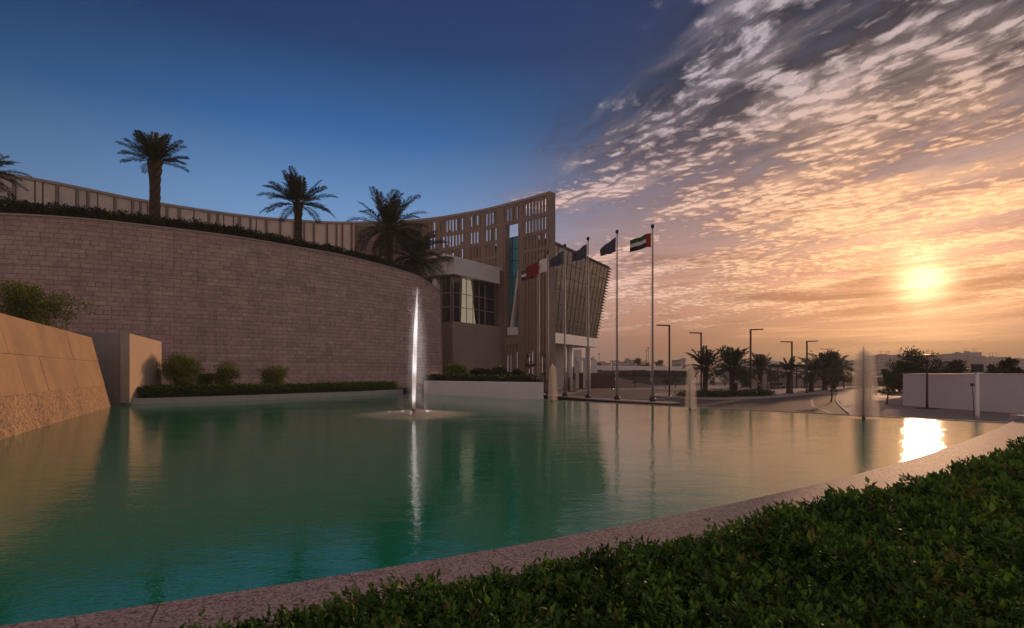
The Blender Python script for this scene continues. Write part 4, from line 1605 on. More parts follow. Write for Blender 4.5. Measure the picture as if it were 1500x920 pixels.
def flag(px, D, z_top, kind, hoist, fly, drop, seed, label):
    g = random.Random(seed)
    x0 = (px - CX) / F * D
    nu, nvv = 26, 14
    vs, fs, mi = [], [], []
    mats = {"uae": ['red', 'green', 'flag_white', 'black'], "blue": ['blue_flag'], "white": ['flag_white', 'maroon']}[kind]
    ph = g.uniform(0, 6)
    for i in range(nu + 1):
        uu = i / nu
        for j in range(nvv + 1):
            vv = j / nvv
            shrink = 1 - 0.18 * uu if kind != "blue" else 1 - 0.5 * uu ** 1.3
            x = -fly * uu * (0.97 - 0.05 * math.sin(3 * uu))
            y = 0.16 * uu * math.sin(7.5 * uu + ph + 0.9 * vv) + 0.05 * math.sin(15 * uu + 2 * vv)
            z = -hoist * (0.5 + (vv - 0.5) * shrink) - drop * uu ** 1.15 + 0.03 * math.sin(9 * uu + ph)
            vs.append((x - 0.07, y, z))
    for i in range(nu):
        for j in range(nvv):
            a = i * (nvv + 1) + j
            fs.append((a, a + 1, a + nvv + 2, a + nvv + 1))
            uu, vv = (i + 0.5) / nu, (j + 0.5) / nvv
            if kind == "uae":
                mi.append(0 if uu < 0.28 else 1 + min(2, int(vv * 3)))
            elif kind == "white":
                tooth = 0.36 + 0.06 * (abs(((vv * 9) % 1) - 0.5) * 2)
                mi.append(0 if uu < tooth else 1)
            else:
                mi.append(0)
    o = mesh_obj("flag", vs, fs, M[mats[0]], None, True, loc=(x0, D, z_top))
    for k in mats[1:]:
        o.data.materials.append(M[k])
    o.data.polygons.foreach_set("material_index", mi)
    tag(o, label, "flag", "flags on the plinth flagpoles")


for k, (px, D, ytop, kind, lab) in enumerate(POLES):
    p = at(px, 0, D)
    zt = at(px, ytop, D).z
    h = zt + 0.10
    r = empty("flagpole", (p.x, D, -0.10), 0, lab, "flagpole", "flagpoles on the pool plinth")
    MB().lathe([(0.07, 0.0), (0.066, h * 0.3), (0.052, h * 0.75), (0.038, h - 0.08)], n=12).build("pole", M['steel'], r, True)
    MB().lathe([(0.02, h - 0.08), (0.09, h - 0.03), (0.115, h + 0.06), (0.09, h + 0.15), (0.03, h + 0.19)], n=12).build("finial", M['dark_metal'], r, True)
    MB().lathe([(0.19, 0.0), (0.19, 0.12), (0.15, 0.2), (0.10, 0.26)], n=14).build("base_collar", M['dark_metal'], r, True)
    mb = MB()
    mb.tube([(-0.115, -0.02, 1.2), (-0.125, -0.02, h * 0.6), (-0.115, -0.02, h - 0.12)], 0.008, 5)
    mb.box((-0.1, -0.02, 1.3), (0.05, 0.03, 0.16))
    mb.build("halyard", M['flag_white'], r)
    zf = zt - (0.30 if kind == "blue" else 0.32)
    ho, fl_, dr = {"uae": (0.88, 1.35, 0.40), "blue": (0.95, 1.05, 0.48), "white": (0.98, 1.65, 0.72)}[kind]
    flag(px, D, zf, kind, ho * (D / 36) ** 0.5, fl_ * (D / 36) ** 0.3, dr, 20 + k, FLAB[k])

# ------------------------------------------------------------------ fountains
M['mist'] = mat_mist("fine_spray", 0.065)
M['mist_thick'] = mat_mist("dense_spray", 1.15)
M['mist_thin'] = mat_mist("splash_mist", 0.2)
m, t, b = newmat("white_water")
o_ = t.new('ShaderNodeTexCoord').outputs['Object']
b.inputs['Base Color'].default_value = (0.9, 0.9, 0.92, 1)
b.inputs['Roughness'].default_value = 0.5
tr = t.new('ShaderNodeBsdfTranslucent')
tr.inputs['Color'].default_value = (0.92, 0.9, 0.9, 1)
mx = t.new('ShaderNodeMixShader')
mx.inputs[0].default_value = 0.5
t.l.new(b.outputs[0], mx.inputs[1])
t.l.new(tr.outputs[0], mx.inputs[2])
tp_ = t.new('ShaderNodeBsdfTransparent')
mx2 = t.new('ShaderNodeMixShader')
fz = t.noise(t.mapping(o_, scale=(14, 14, 1.2)), 1.0, 3.0, 0.6)
t.l.new(t.smooth(fz, 0.35, 0.6, 0.55, 1.0), mx2.inputs[0])
t.l.new(tp_.outputs[0], mx2.inputs[1])
t.l.new(mx.outputs[0], mx2.inputs[2])
t.l.new(mx2.outputs[0], t.n["Material Output"].inputs['Surface'])
M['white_water'] = m

D = 21.0
fx = (606 - CX) / F * D
rt = empty("fountain", (fx, D, 0.0), 0, "tall bright lit fountain jet rising from the middle of the pool", "fountain")
MB().lathe([(0.085, -0.2), (0.085, 0.16), (0.07, 0.2)], n=14).build("nozzle", M['dark_metal'], rt, True)
H = 5.0
pts, rad = [], []
for k in range(25):
    s = k / 24
    pts.append((0.05 * s + 0.10 * s * s, 0.0, 0.19 + (H - 0.3) * s))
    rad.append(0.058 + 0.022 * math.sin(math.pi * min(1, s * 1.3)) - 0.054 * max(0, (s - 0.72) / 0.28) ** 1.4)
MB().tube(pts, rad, 10).build("jet", M['white_water'], rt, True)
g = random.Random(2)
# droplets thrown off the jet and falling back
dv, df = [], []
oct_v = [(1, 0, 0), (-1, 0, 0), (0, 1, 0), (0, -1, 0), (0, 0, 1.6), (0, 0, -1.6)]
oct_f = [(0, 2, 4), (2, 1, 4), (1, 3, 4), (3, 0, 4), (2, 0, 5), (1, 2, 5), (3, 1, 5), (0, 3, 5)]
for k in range(900):
    s = g.random() ** 0.8
    z = 0.1 + (H - 0.25) * s
    sp_ = 0.10 + 0.26 * (1 - s) ** 0.8
    x = g.gauss(0.08 * s + 0.08 * (1 - s), sp_)
    y = g.gauss(0, sp_)
    r = g.uniform(0.003, 0.0075)
    base = len(dv)
    dv += [(x + a * r, y + b2 * r, z + c * r * 1.3) for a, b2, c in oct_v]
    df += [tuple(i + base for i in f) for f in oct_f]
mesh_obj("falling_droplets", dv, df, M['white_water'], rt)
for lay in range(5):
    prof = []
    w_ = (0.10, 0.19, 0.28, 0.38, 0.48)[lay]
    for k in range(22):
        s = k / 21
        r = w_ * (1 - s ** 2.2) ** 0.6 * (0.75 + 0.25 * min(1, s * 5))
        prof.append((max(r, 0.012), 0.02 + 0.01 * lay + (H + 0.10 - 0.16 * lay) * s))
    MB().lathe(prof, (0.05 + 0.035 * lay, 0, 0), 24).build("spray", M['mist'], rt, True)
for k, w_ in enumerate((2.5, 2.15, 1.8, 1.45, 1.1, 0.8, 0.5)):
    prof = [(w_, 0.003 + 0.002 * k), (w_ * 0.85, 0.03), (w_ * 0.55, 0.07 + 0.012 * k), (w_ * 0.25, 0.12 + 0.02 * k), (0.03, 0.14 + 0.025 * k)]
    MB().lathe(prof, (0.1, 0, 0.0), 28).build("splash", M['mist_thin'], rt, True)
# the lamps of the lit fountain, set round the nozzle
for k in range(9):
    a = math.radians(-90 + 120 * (k % 3) + 20 * (k // 3))
    tier = k // 3
    ld = bpy.data.lights.new("fountain_lamp", 'SPOT')
    ld.energy = (45, 420, 1300)[tier]
    ld.color = (1.0, 0.93, 0.95)
    ld.spot_size = R((50, 26, 18)[tier])
    ld.spot_blend = 1.0
    ld.shadow_soft_size = 0.05
    lo = bpy.data.objects.new("fountain_lamp", ld)
    rr = (0.6, 1.0, 1.5)[tier]
    lo.location = (fx + rr * math.cos(a), D + rr * math.sin(a), 0.06)
    tgt = Vector((fx + 0.06, D, (1.0, 2.5, 4.1)[tier])) - lo.location
    lo.rotation_euler = tgt.to_track_quat('-Z', 'Y').to_euler()
    COL.objects.link(lo)
SMALL = [(808, 31.4, 530, 0.22, "slender white fountain at the end of the white planter", 'mist_thick'),
         (1005.5, 24.2, 530, 0.20, "faint square-topped fountain column before the roundabout palms", 'mist_thick'),
         (1252, 19.8, 505, 0.34, "misty fountain plume nearest the setting sun", 'mist_thick')]
for k, (px, D, yt, r, lab, mt_) in enumerate(SMALL):
    p = at(px, 0, D)
    h = at(px, yt, D).z
    rt = empty("fountain", (p.x, D - 0.5, 0), 0, lab, "fountain", "fountain jets along the weir")
    MB().lathe([(0.05, -0.2), (0.05, 0.05), (0.04, 0.08)], n=10).build("nozzle", M['dark_metal'], rt, True)
    js = [(0.035 * (1 - 0.6 * i / 10), 0.06 + (h - 0.15) * i / 10) for i in range(11)]
    MB().lathe(js, n=8).build("jet", M['white_water'], rt, True)
    for lay in range(4):
        prof = []
        for i in range(16):
            s = i / 15
            w_ = r * (0.45, 0.75, 1.05, 1.4)[lay] * (1.0 - 0.35 * s)
            w_ *= 1.0 if s < 0.9 else math.sqrt(max(0.0, 1 - ((s - 0.9) / 0.1) ** 2))
            prof.append((max(w_, 0.012), 0.01 + 0.01 * lay + (h - 0.02 - 0.07 * lay) * s))
        MB().lathe(prof, (0.01 * lay, 0, 0), 18).build("spray", M[mt_], rt, True)

# ------------------------------------------------------------------ road, roundabout, plaza
rp = [(3, 30), (9, 27.5), (17.5, 27), (24.6, 40.5), (31, 52), (49, 82), (60, 104), (48, 100), (36, 88), (22, 84), (12, 83), (6, 62)]
mesh_obj("road", [(x, y, GZ + 0.006) for x, y in rp], [tuple(range(len(rp)))], M['asphalt'])["kind"] = "structure"
pp = [(-2, 61), (6, 62), (12, 83), (22, 84), (36, 88), (48, 100), (62, 130), (0, 130), (-4, 90)]
mesh_obj("plaza", [(x, y, GZ + 0.003) for x, y in pp], [tuple(range(len(pp)))], M['paving'])["kind"] = "structure"
pk = [(17.5, 27), (24.6, 40.5), (31, 52), (49, 82), (60, 104), (110, 104), (110, 20), (17.5, 16)]
mesh_obj("pavement", [(x, y, GZ + 0.05) for x, y in pk], [tuple(range(len(pk)))], M['paving'])["kind"] = "structure"
ke = catmull([(17.5, 27), (24.6, 40.5), (31, 52), (49, 82), (60, 104)], 8)
mb = MB()
for i in range(len(ke) - 1):
    mb.beam((ke[i][0] - .08, ke[i][1], GZ + 0.03), (ke[i + 1][0] - .08, ke[i + 1][1], GZ + 0.03), 0.16, 0.06)
tag(mb.build("road_kerb", M['kerb']), "grey road kerb edging the sandy pavement on the right", "kerb")
# painted lines
m_line = mat_basic("road_paint", (0.55, 0.53, 0.50), 0.7, 0.4, 3.0)
mb = MB()
for x0, y0, x1, y1 in ((18.5, 30, 23.2, 42), (23.4, 42.5, 28.8, 52.5), (11.5, 45, 20, 44.4)):
    d = np.array([x1 - x0, y1 - y0])
    d = d / np.linalg.norm(d)
    q_ = np.array([-d[1], d[0]]) * 0.07
    mb.raw([(x0 - q_[0], y0 - q_[1], GZ + 0.011), (x1 - q_[0], y1 - q_[1], GZ + 0.011), (x1 + q_[0], y1 + q_[1], GZ + 0.011), (x0 + q_[0], y0 + q_[1], GZ + 0.011)], [(0, 1, 2, 3)])
mb.build("road_marking", m_line)["kind"] = "structure"

IS = catmull([(15.5, 57.0), (17.6, 53.6), (21.4, 53.0), (26.8, 56.3), (34.0, 63.5), (42.5, 73.5), (47, 82), (44, 86), (36, 82), (27, 76), (19, 68), (15.5, 60), (15.5, 57.0)], 6)[:-1]
mb = MB()
ic = IS.mean(0)
inner = ic + (IS - ic) * 0.975
for i in range(len(IS)):
    j = (i + 1) % len(IS)
    a, b, c, d = IS[i], IS[j], inner[j], inner[i]
    mb.hexa([(*a, GZ), (*b, GZ), (*c, GZ), (*d, GZ)], [(*a, GZ + .16), (*b, GZ + .16), (*c, GZ + .16), (*d, GZ + .16)])
tag(mb.build("island_kerb", M['kerb']), "pale curved kerb round the palm-planted traffic island", "kerb")
MB().prism([tuple(p) for p in inner], GZ, GZ + 0.13).build("pavement_island", M['paving'])["kind"] = "structure"
N = 900
tt = rng.random(N)
ex = np.interp(tt, [0, 0.2, 0.6, 1], [17.6, 20.5, 26.0, 29.0])
ey = np.interp(tt, [0, 0.2, 0.6, 1], [54.6, 54.3, 57.2, 59.8]) + rng.uniform(0.1, 5.0, N)
cs = np.stack([ex, ey, GZ + 0.15 + 0.35 * rng.random(N)], 1)
P_, X_ = clumps(cs, np.full(N, 0.28), 10)
keep = P_[:, 2] > GZ + 0.13
tag(leaves("island_hedge", P_[keep], X_[keep], rng.uniform(0.12, 0.22, keep.sum()), M['dark_leaf'], wide=0.6),
    "low dark planting inside the kerb of the traffic island", "hedge")

GR = "palms on the traffic island"
RP = [(1033, 61.5, 512, 2.9, 60, "wind-bent palm with arching fronds, first on the island beside the fountain column", 30, (0.1, 0), 0.9),
      (1072, 63.0, 515, 3.1, 61, "broad full-crowned palm, second on the traffic island", 40, (0.1, 0), 0.8),
      (1113, 65.5, 515, 2.2, 62, "palm with stiff starry fronds behind the tall street lamp", 22, (0, 0), 0.35),
      (1155, 66.5, 524, 2.2, 63, "thin sparse palm beneath the dark flat shelter roof", 14, (0, 0), 0.5),
      (1188, 71.0, 526, 2.6, 64, "leaning palm at the foot of the right-pointing street lamp", 22, (0.2, 0), 1.1),
      (1208, 78.0, 521, 3.4, 65, "dense palm at the left of the far clump by the double-armed lamps", 40, (0.1, 0), 1.0),
      (1221, 82.0, 522, 3.4, 66, "last palm of the far clump, nearest the misty plume", 36, (0.1, 0), 1.0)]
for px, D, yt, fl_, sd, lab, nf_, wd, dr in RP:
    p = at(px, yt, D)
    zb = GZ + 0.13
    tot = p.z - zb
    palm("street_palm", p.x, D, zb, lab, GR, h_trunk=tot * 0.60, r_trunk=0.27 if nf_ > 15 else 0.22, n_fr=nf_, fl=fl_, lo_el=-25, hi_el=84, seed=sd, wind=wd, lw=0.17, droop=dr, stations=26,
         trunk_lean=(0.35 if px == 1188 else 0.05, 0))


def lamp(px, D, yt, side, lab, zb=GZ + 0.13, arm=1.15, dbl=False, r=0.085):
    p = at(px, yt, D)
    rt = empty("street_lamp", (p.x, D, zb), 0, lab, "street lamp", "street lamps round the traffic island")
    h = p.z - zb
    mb = MB()
    mb.beam((0, 0, 0), (0, 0, h), r * 1.7, r * 1.7, up=Vector((0, 1, 0)))
    mb.build("pole", M['dark_metal'], rt)
    MB().beam((side * -r, 0, h + 0.075), (side * arm * 0.7, 0, h + 0.10), 0.13, 0.13).build("arm", M['dark_metal'], rt)
    MB().beam((side * arm * 0.7, 0, h + 0.10), (side * arm * 1.15, 0, h + 0.12), 0.26, 0.11).build("lamp_head", M['dark_metal'], rt)
    if dbl:
        MB().beam((-side * -r, 0, h + 0.075), (-side * arm * 0.7, 0, h + 0.10), 0.13, 0.13).build("arm", M['dark_metal'], rt)
        MB().beam((-side * arm * 0.7, 0, h + 0.10), (-side * arm * 1.15, 0, h + 0.12), 0.26, 0.11).build("lamp_head", M['dark_metal'], rt)
    MB().lathe([(0.2, 0), (0.2, 0.05), (0.13, 0.25)], n=8).build("base_plate", M['dark_metal'], rt)


lamp(980.5, 57.0, 478, -1, "street lamp with left-pointing arm standing between flagpole and fountain column", GZ)
lamp(1027, 62.0, 489, -1, "left-armed street lamp rising behind the wind-bent palm")
lamp(1099.5, 58.6, 484, 1, "tallest street lamp, arm pointing right, by the starry palm")
lamp(1160, 66.0, 502, -1, "left-armed street lamp above the dark flat shelter roof")
lamp(1182, 66.5, 501, 1, "right-armed street lamp next to the leaning palm")
lamp(1212, 128, 512, 1, "far double-armed lamp rising from the palm clump, taller of two", GZ, 1.5, True, 0.07)
lamp(1220.5, 140, 520, 1, "far double-armed lamp, shorter of two over the palm clump", GZ, 1.4, True, 0.07)
lamp(897, 84.0, 530, -1, "small pale street light post between two flagpoles near brown wall", GZ, 0.35, True, 0.06)
for px, yt, lab in ((947, 514, "thin distant mast, shorter of two left of the rightmost flagpole"), (949.8, 510, "thin distant mast, taller of two left of the rightmost flagpole"), (877.5, 519, "thin distant mast beside the office block tower")):
    p = at(px, yt, 150)
    rt = empty("mast", (p.x, 150, GZ), 0, lab, "mast")
    MB().lathe([(0.12, 0), (0.07, p.z - GZ)], n=6).build("pole", M['dark_metal'], rt)
    MB().box((0, 0, p.z - GZ + 0.12), (0.4, 0.3, 0.35)).build("lamp_head", M['mullion'], rt)

# dark flat shelter, bench and board behind the island
p = at(1152, 533, 92)
rt = empty("shelter", (p.x, 92, GZ), 0, "open shelter with dark flat roof behind the island palms", "shelter")
MB().hexa([(-2.3, -1.5, 3.5), (2.6, -1.5, 3.5), (2.6, 1.5, 3.5), (-2.3, 1.5, 3.5)], [(-2.5, -1.7, 4.0), (2.8, -1.7, 4.0), (2.8, 1.7, 4.0), (-2.5, 1.7, 4.0)]).build("roof", M['sign_dark'], rt)
for x, y in ((-2.1, -1.3), (2.4, -1.3), (-2.1, 1.3), (2.4, 1.3)):
    MB().box((x, y, 1.75), (0.16, 0.16, 3.5)).build("post", M['dark_metal'], rt)
MB().box((0.1, 1.25, 1.2), (4.2, 0.06, 1.9)).build("back_panel", M['mullion'], rt)
p = at(1139, 570, 84)
rt = empty("bench", (p.x, 84, GZ + 0.003), 0.1, "dark bench with backrest near the shelter", "bench")
MB().box((0, 0, 0.45), (2.0, 0.5, 0.08)).build("seat", M['sign_dark'], rt)
MB().box((0, 0.24, 0.85), (2.0, 0.07, 0.42)).build("backrest", M['sign_dark'], rt)
for x in (-0.85, 0.85):
    MB().box((x, 0, 0.205), (0.1, 0.45, 0.41)).build("leg", M['dark_metal'], rt)
p = at(1130, 550, 90)
rt = empty("notice_board", (p.x, 90, GZ + 0.003), 0, "dark upright rectangular board on two posts behind the island", "sign")
MB().box((0, 0, 2.1), (1.5, 0.1, 1.8)).build("board", M['sign_dark'], rt)
for x in (-0.6, 0.6):
    MB().box((x, 0, 0.6), (0.1, 0.1, 1.2)).build("post", M['dark_metal'], rt)
p = at(1077, 566, 77)
rt = empty("litter_bin", (p.x, 77, GZ + 0.13), 0, "round dark litter bin beside the broad island palm", "bin")
MB().lathe([(0.3, 0), (0.33, 0.9), (0.35, 0.92)], n=14).build("body", M['sign_dark'], rt, True)
MB().lathe([(0.36, 0.93), (0.34, 1.0), (0.15, 1.08)], n=14).build("lid", M['dark_metal'], rt, True)

# things by the lobby
p = at(841, 573, 75)
rt = empty("pay_station", (p.x, 75, GZ + 0.003), 0, "grey upright box and dark post on the plaza under the office block", "pillar")
MB().box((0, 0, 0.8), (0.42, 0.3, 1.6)).build("body", M['grey_stone'], rt, bevel=0.03)
MB().box((-0.7, 0.1, 1.0), (0.25, 0.25, 2.0)).build("post", M['dark_metal'], rt)
MB().box((-0.3, 0.05, 0.03), (1.5, 0.7, 0.06)).build("base_plate", M['dark_metal'], rt)
p = at(868, 560, 92)
rt = empty("clad_wall", (p.x, 92, GZ), -0.06, "low brown clad wall in front of the lobby", "wall")
MB().box((-1.2, 0, 1.25), (9.8, 0.5, 2.5)).build("wall_face", M['brown_wall'], rt)
MB().box((-1.2, 0, 2.56), (10.0, 0.62, 0.11)).build("coping", M['grey_stone'], rt)
p = at(915, 560, 98)
rt = empty("ramp_wall", (p.x, 98, GZ), 0, "pale low concrete wall sloping down to the plaza, right of the brown wall", "wall")
MB().hexa([(-2.2, -.2, 0), (4.6, -.2, 0), (4.6, .2, 0), (-2.2, .2, 0)], [(-2.2, -.2, 2.1), (4.6, -.2, 0.4), (4.6, .2, 0.4), (-2.2, .2, 2.1)]).build("wall_face", M['render'], rt)
MB().hexa([(-2.25, -.25, 2.103), (4.65, -.25, 0.403), (4.65, .25, 0.403), (-2.25, .25, 2.103)], [(-2.25, -.25, 2.2), (4.65, -.25, 0.5), (4.65, .25, 0.5), (-2.25, .25, 2.2)]).build("coping", M['dark_metal'], rt)
# long parking canopy
D = 118
x0, x1 = at(864, 0, D)[0], at(1021, 0, D)[0]
rt = empty("parking_canopy", ((x0 + x1) / 2, D, GZ), 0, "long low parking canopy with white roof edge beyond the plaza", "canopy")
W_ = x1 - x0
MB().hexa([(-W_ / 2, -2.5, 3.25), (W_ / 2, -2.5, 3.05), (W_ / 2, 3, 3.35), (-W_ / 2, 3, 3.55)], [(-W_ / 2, -2.5, 4.0), (W_ / 2, -2.5, 3.75), (W_ / 2, 3, 3.9), (-W_ / 2, 3, 4.15)]).build("roof", M['canopy_white'], rt)
for k in range(6):
    x = -W_ / 2 + 1 + k * (W_ - 2) / 5
    MB().box((x, 0.5, 1.55), (0.25, 0.25, 3.1)).build("post", M['dark_metal'], rt)
MB().box((0, 2.6, 1.5), (W_ - 0.5, 0.2, 3.0)).build("back_wall", M['grey_stone'], rt)
MB().box((0, 2.45, 2.0), (W_ - 3, 0.06, 0.5)).build("window_band", M['city_dark'], rt)
p = at(1105, 540, 150)
rt = empty("hangar", (p.x, 150, GZ), 0, "pale low building with shallow arched roof behind the starry palm", "building")
MB().box((0, 0, 2.1), (14, 8, 4.2)).build("wall", M['city'], rt)
pr = [(7.3 * math.cos(a), 1.8 * math.sin(a)) for a in np.linspace(0, math.pi, 14)]
mb = MB()
n_ = len(pr)
mb.raw([(x, -4.3, 4.2 + z) for x, z in pr] + [(x, 4.3, 4.2 + z) for x, z in pr], [tuple(range(n_))[::-1], tuple(range(n_, 2 * n_))] + [(i, i + 1, n_ + i + 1, n_ + i) for i in range(n_ - 1)])
mb.build("roof", M['canopy_white'], rt)
MB().box((0, -4.03, 2.6), (12, 0.06, 0.8)).build("window", M['city_dark'], rt)
D = 104
p0, p1 = at(1085, 0, D)[0], at(1238, 0, D)[0]
rt = empty("boundary_wall", ((p0 + p1) / 2, D, GZ), 0, "long grey boundary wall running behind the island palms", "wall")
MB().box((0, 0, 0.95), (p1 - p0, 0.3, 1.9)).build("wall_face", M['render'], rt)
MB().box((0, 0, 1.96), (p1 - p0 + 0.2, 0.42, 0.11)).build("coping", M['coping'], rt)
D = 112
p0, p1 = at(1240, 0, D)[0], at(1330, 0, D)[0]
rt = empty("garden_wall", ((p0 + p1) / 2, D, GZ), 0, "low pale wall seen behind the young trees left of the white wall", "wall")
MB().box((0, 0, 0.8), (p1 - p0, 0.3, 1.6)).build("wall_face", M['render'], rt)
MB().box((0, 0, 1.66), (p1 - p0 + 0.2, 0.42, 0.11)).build("coping", M['coping'], rt)

# young trees
GY = "young trees on the far paving"
YT = [(1223, 47, 541, 1.1, 1.3, "dark leaning sapling with a stake at the edge of the road", 26, 0.12, GZ + .05),
      (1275.5, 51, 541, 2.0, 1.5, "bare thin sapling with sparse twiggy crown right of the plume", 20, 0.0, GZ + .05),
      (1299, 44.5, 541, 1.9, 0.85, "short bushy young tree just left of the white wall", 60, 0.0, GZ + .05),
      (975, 88, 551, 1.7, 0.9, "small round tree in a dark planting ring, left of a pair", 22, 0, GZ),
      (990, 91, 550, 2.2, 0.9, "small spreading tree in a dark planting ring, right of a pair", 26, 0, GZ),
      (930, 92, 545, 1.6, 0.9, "small dark tree at the foot of the sloping concrete wall", 26, 0, GZ)]
for px, D, yt, cw, lo_, lab, nc, ln, zb in YT:
    p = at(px, yt, D)
    h = p.z - zb
    tree("young_tree", p.x - ln * h, D, zb, h, cw, lo_, lab, GY, leaf=0.11, n_cl=nc, per=45, tr=0.055, lean=ln, dens=0.14)
# a stake beside the leaning one
GT = "far trees along the horizon"
FT = [(867, 135, 524, 3.5, 2.5, "small far palm-like tree beside the office block"), (938, 130, 525, 3.6, 2.0, "far spiky tree left of the thin masts"),
      (967, 128, 528, 3.4, 1.8, "far rounded tree right of the rightmost flagpole"),
      (1088, 96, 541, 2.6, 0.5, "low dark bush behind the broad island palm"),
      (1341, 62, 515, 5.0, 0.8, "biggest dark tree, rising behind the white wall's left end"),
      (1330, 60, 536, 3.4, 0.5, "lower dark tree at the white wall's left corner"),
      (1365, 60, 540, 2.0, 0.8, "little dark bush top just right of the big tree, over the white wall"),
      (1402, 57, 529, 2.7, 0.8, "round dark tree above the middle of the white wall"),
      (1388, 58, 541, 1.6, 0.8, "small dark treetop left of the round tree over the white wall"),
      (1472, 52, 527, 2.3, 0.8, "dark conical tree above the right half of the white wall"),
      (1492, 52, 540, 1.6, 0.8, "low dark treetop at the far right over the white wall"),
      (1318, 74, 553, 3.0, 0.4, "low bush behind the short bushy young tree"),
      (1262, 100, 546, 3.0, 0.4, "low scrub just right of the misty plume"),
      (1236, 92, 538, 3.0, 1.5, "small dark tree just left of the misty plume")]
for px, D, yt, cw, lo_, lab in FT:
    p = at(px, yt, D)
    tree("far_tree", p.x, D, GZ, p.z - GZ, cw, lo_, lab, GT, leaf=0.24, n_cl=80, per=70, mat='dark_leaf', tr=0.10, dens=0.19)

# white wall on the right with lamp and floodlight before it
W0, W1 = np.array([30.35, 42.4]), np.array([31.9, 31.0])
wd = (W1 - W0) / np.linalg.norm(W1 - W0)
wn = np.array([-wd[1], wd[0]])
if wn[0] < 0:
    wn = -wn
rt = empty("white_wall", (*W0, GZ), 0, "long plain white boundary wall on the right behind the pool", "wall")
LWW = float(np.linalg.norm(W1 - W0))
q2 = lambda s, o_, z: (wd[0] * s + wn[0] * o_, wd[1] * s + wn[1] * o_, z)
MB().hexa([q2(0, 0, 0), q2(LWW, 0, 0), q2(LWW, 6, 0), q2(0, 6, 0)], [q2(0, 0, 2.48), q2(LWW, 0, 2.48), q2(LWW, 6, 2.48), q2(0, 6, 2.48)]).build("wall_face", M['white_wall'], rt)
MB().hexa([q2(-.03, -.03, 2.483), q2(LWW, -.03, 2.483), q2(LWW, 6, 2.483), q2(-.03, 6, 2.483)], [q2(-.03, -.03, 2.53), q2(LWW, -.03, 2.53), q2(LWW, 6, 2.53), q2(-.03, 6, 2.53)]).build("coping", M['white'], rt)
p = at(1358, 598, 38.6)
rt = empty("garden_lamp", (p.x, 38.6, GZ + .05), 0, "dark post lamp with flat disc head in front of the white wall", "lamp")
hz_ = at(1358, 521, 38.6).z - GZ - .05
MB().lathe([(0.09, 0), (0.075, 0.4), (0.06, hz_ - 0.55)], n=10).build("pole", M['dark_metal'], rt, True)
MB().lathe([(0.12, hz_ - 0.56), (0.12, hz_ - 0.3), (0.06, hz_ - 0.28)], n=10).build("lamp_body", M['dark_metal'], rt, True)
mb = MB()
for k in range(3):
    a = k * 2.1
    mb.tube([(0.05 * math.cos(a), 0.05 * math.sin(a), hz_ - 0.3), (0.36 * math.cos(a), 0.36 * math.sin(a), hz_ - 0.05)], 0.014, 5)
mb.build("bracket", M['dark_metal'], rt)
MB().lathe([(0.60, hz_ - 0.06), (0.62, hz_ - 0.02), (0.4, hz_ + 0.05), (0.05, hz_ + 0.09)], n=20).build("lamp_shade", M['dark_metal'], rt, True)
MB().box((0, 0, 0.02), (1.1, 0.8, 0.04)).build("base_plate", M['dark_metal'], rt)
p = at(1431, 612, 30.6)
rt = empty("floodlight", (p.x, 30.6, GZ + .05), 0, "pale post carrying a dark square floodlight before the white wall", "floodlight")
hb = at(1431, 545, 30.6).z - GZ - .05
MB().lathe([(0.14, 0), (0.12, 0.3), (0.10, hb)], n=14).build("pole", M['white_wall'], rt, True)
MB().box((0, -0.03, hb + 0.22), (0.60, 0.16, 0.46)).build("lamp_head", M['sign_dark'], rt, bevel=0.015)
MB().beam((-0.3, 0, hb + 0.2), (-0.62, 0.0, hb + 0.16), 0.05, 0.05).build("bracket", M['dark_metal'], rt)
mb = MB()
mb.lathe([(0.085, hb - 0.78), (0.1, hb - 0.72), (0.085, hb - 0.62)], (-0.26, 0, 0), 10)
mb.tube([(-0.26, 0, hb - 0.75), (-0.22, 0, hb - 1.3), (-0.16, 0, 0.1)], 0.018, 5)
mb.build("cable_drop", M['dark_metal'], rt)

# ------------------------------------------------------------------ far town
def mat_facade(name, col):
    m, t, b = newmat(name)
    o = t.new('ShaderNodeTexCoord').outputs['Object']
    x, y, z = t.sep(o)
    fx_ = t.smooth(t.m('PINGPONG', x, 2.0), 0.9, 1.1)
    fz_ = t.smooth(t.m('PINGPONG', z, 1.7), 0.8, 1.0)
    n = t.noise(o, 0.05, 3.0, 0.5)
    c = t.mix(t.mul(t.mul(fx_, fz_), 0.7), t.mix(n, (*[v * 0.8 for v in col], 1), (*col, 1)), (0.06, 0.05, 0.05, 1))
    t.l.new(c, b.inputs['Base Color'])
    b.inputs['Roughness'].default_value = 0.85
    return m


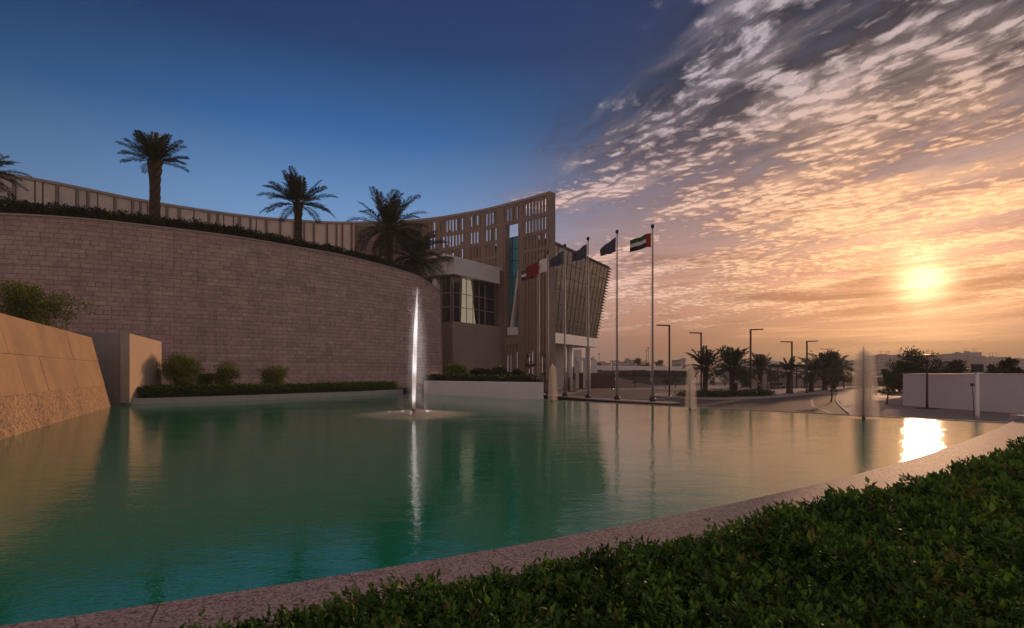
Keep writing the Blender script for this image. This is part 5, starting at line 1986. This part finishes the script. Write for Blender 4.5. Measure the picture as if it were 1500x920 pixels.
FAC = [mat_facade("facade_sand", (0.36, 0.29, 0.25)), mat_facade("facade_grey", (0.30, 0.27, 0.26)), mat_facade("facade_rose", (0.33, 0.25, 0.23))]
CT = [(1284, 1317, 521, 520, "far block with stepped parapet, left of the big dark tree"), (1319, 1338, 522, 560, "far flat-roofed block partly hidden by the big dark tree"),
      (1363, 1380, 521, 540, "far plain block just right of the garden lamp"), (1382, 1395, 521, 560, "narrow far block left of the round dark tree"),
      (1404, 1416, 518, 520, "narrow far tower, left of the tallest pair on the skyline"), (1418, 1438, 517, 540, "tallest far block behind the floodlight, with rooftop plant"),
      (1439, 1480, 524, 500, "wide far block with roof masts, right of the floodlight"), (1481, 1520, 526.5, 560, "far block at the right edge of the skyline"),
      (1205, 1240, 533, 620, "faint low far block behind the palm clump"), (1241, 1283, 529, 580, "long low far block behind the misty plume"),
      (1339, 1362, 527, 640, "low far block behind the big dark tree and the garden lamp"), (1395, 1404, 526, 640, "low far link between two skyline blocks"),
      (879, 895, 533, 320, "low far building beside the office block"), (905, 914, 531, 420, "small far block between two flagpoles"), (921, 931, 528, 460, "small far tower left of the far spiky tree"),
      (995, 1004, 527.5, 420, "far square tower behind the faint fountain column"), (1060, 1120, 533, 600, "long faint far block above the island palms"),
      (1130, 1200, 536, 640, "very low faint far block behind the shelter")]
for k, (a, b_, yt, D, lab) in enumerate(CT):
    x0, x1 = at(a, 0, D)[0], at(b_, 0, D)[0]
    h = at(a, yt, D).z - GZ
    rt = empty("far_building", ((x0 + x1) / 2, D, GZ), 0, lab, "building", "far buildings on the skyline")
    wdt = x1 - x0
    MB().box((0, 10, h / 2), (wdt, 20, h)).build("wall", FAC[k % 3], rt)
    g = random.Random(k)
    mb = MB()
    mb.box((0, 0.2, h + 0.35), (wdt + 0.3, 0.6, 0.7))
    mb.box((0, 10, h + 0.2), (wdt, 19.0, 0.4))
    mb.build("parapet", M['city'], rt)
    mb = MB()
    for q_ in range(max(1, int(wdt / 7))):
        mb.box((g.uniform(-.4, .4) * wdt, g.uniform(3, 14), h + 0.9), (g.uniform(1.5, 4), 3, g.uniform(1.2, 2.6)))
    mb.build("roof_plant", M['city'], rt)
    if k in (5, 6, 0):
        mb = MB()
        for q_ in range(3):
            x = g.uniform(-.4, .4) * wdt
            mb.tube([(x, 5, h), (x, 5, h + 5)], 0.14, 5)
            mb.box((x, 5, h + 4.4), (4.5, 0.14, 0.2))
        mb.build("antenna", M['dark_metal'], rt)

# ------------------------------------------------------------------ evening haze
HAZE = 0.0007
m = bpy.data.materials.new("evening_haze")
m.use_nodes = True
t = NT(m.node_tree)
t.n.remove(t.n["Principled BSDF"])
v_ = t.new('ShaderNodeVolumePrincipled')
v_.inputs['Color'].default_value = (0.86, 0.82, 0.80, 1)
v_.inputs['Density'].default_value = HAZE
v_.inputs['Anisotropy'].default_value = 0.0
t.l.new(v_.outputs[0], t.n["Material Output"].inputs['Volume'])
if HAZE > 0:
    o = MB().hexa([(-1320, -320, GZ - 1), (1320, -320, GZ - 1), (1320, 1420, GZ - 1), (-1320, 1420, GZ - 1)],
                  [(-1320, -320, 36), (1320, -320, 36), (1320, 1420, 36), (-1320, 1420, 36)]).build("haze", m)
    tag(o, kind="stuff")
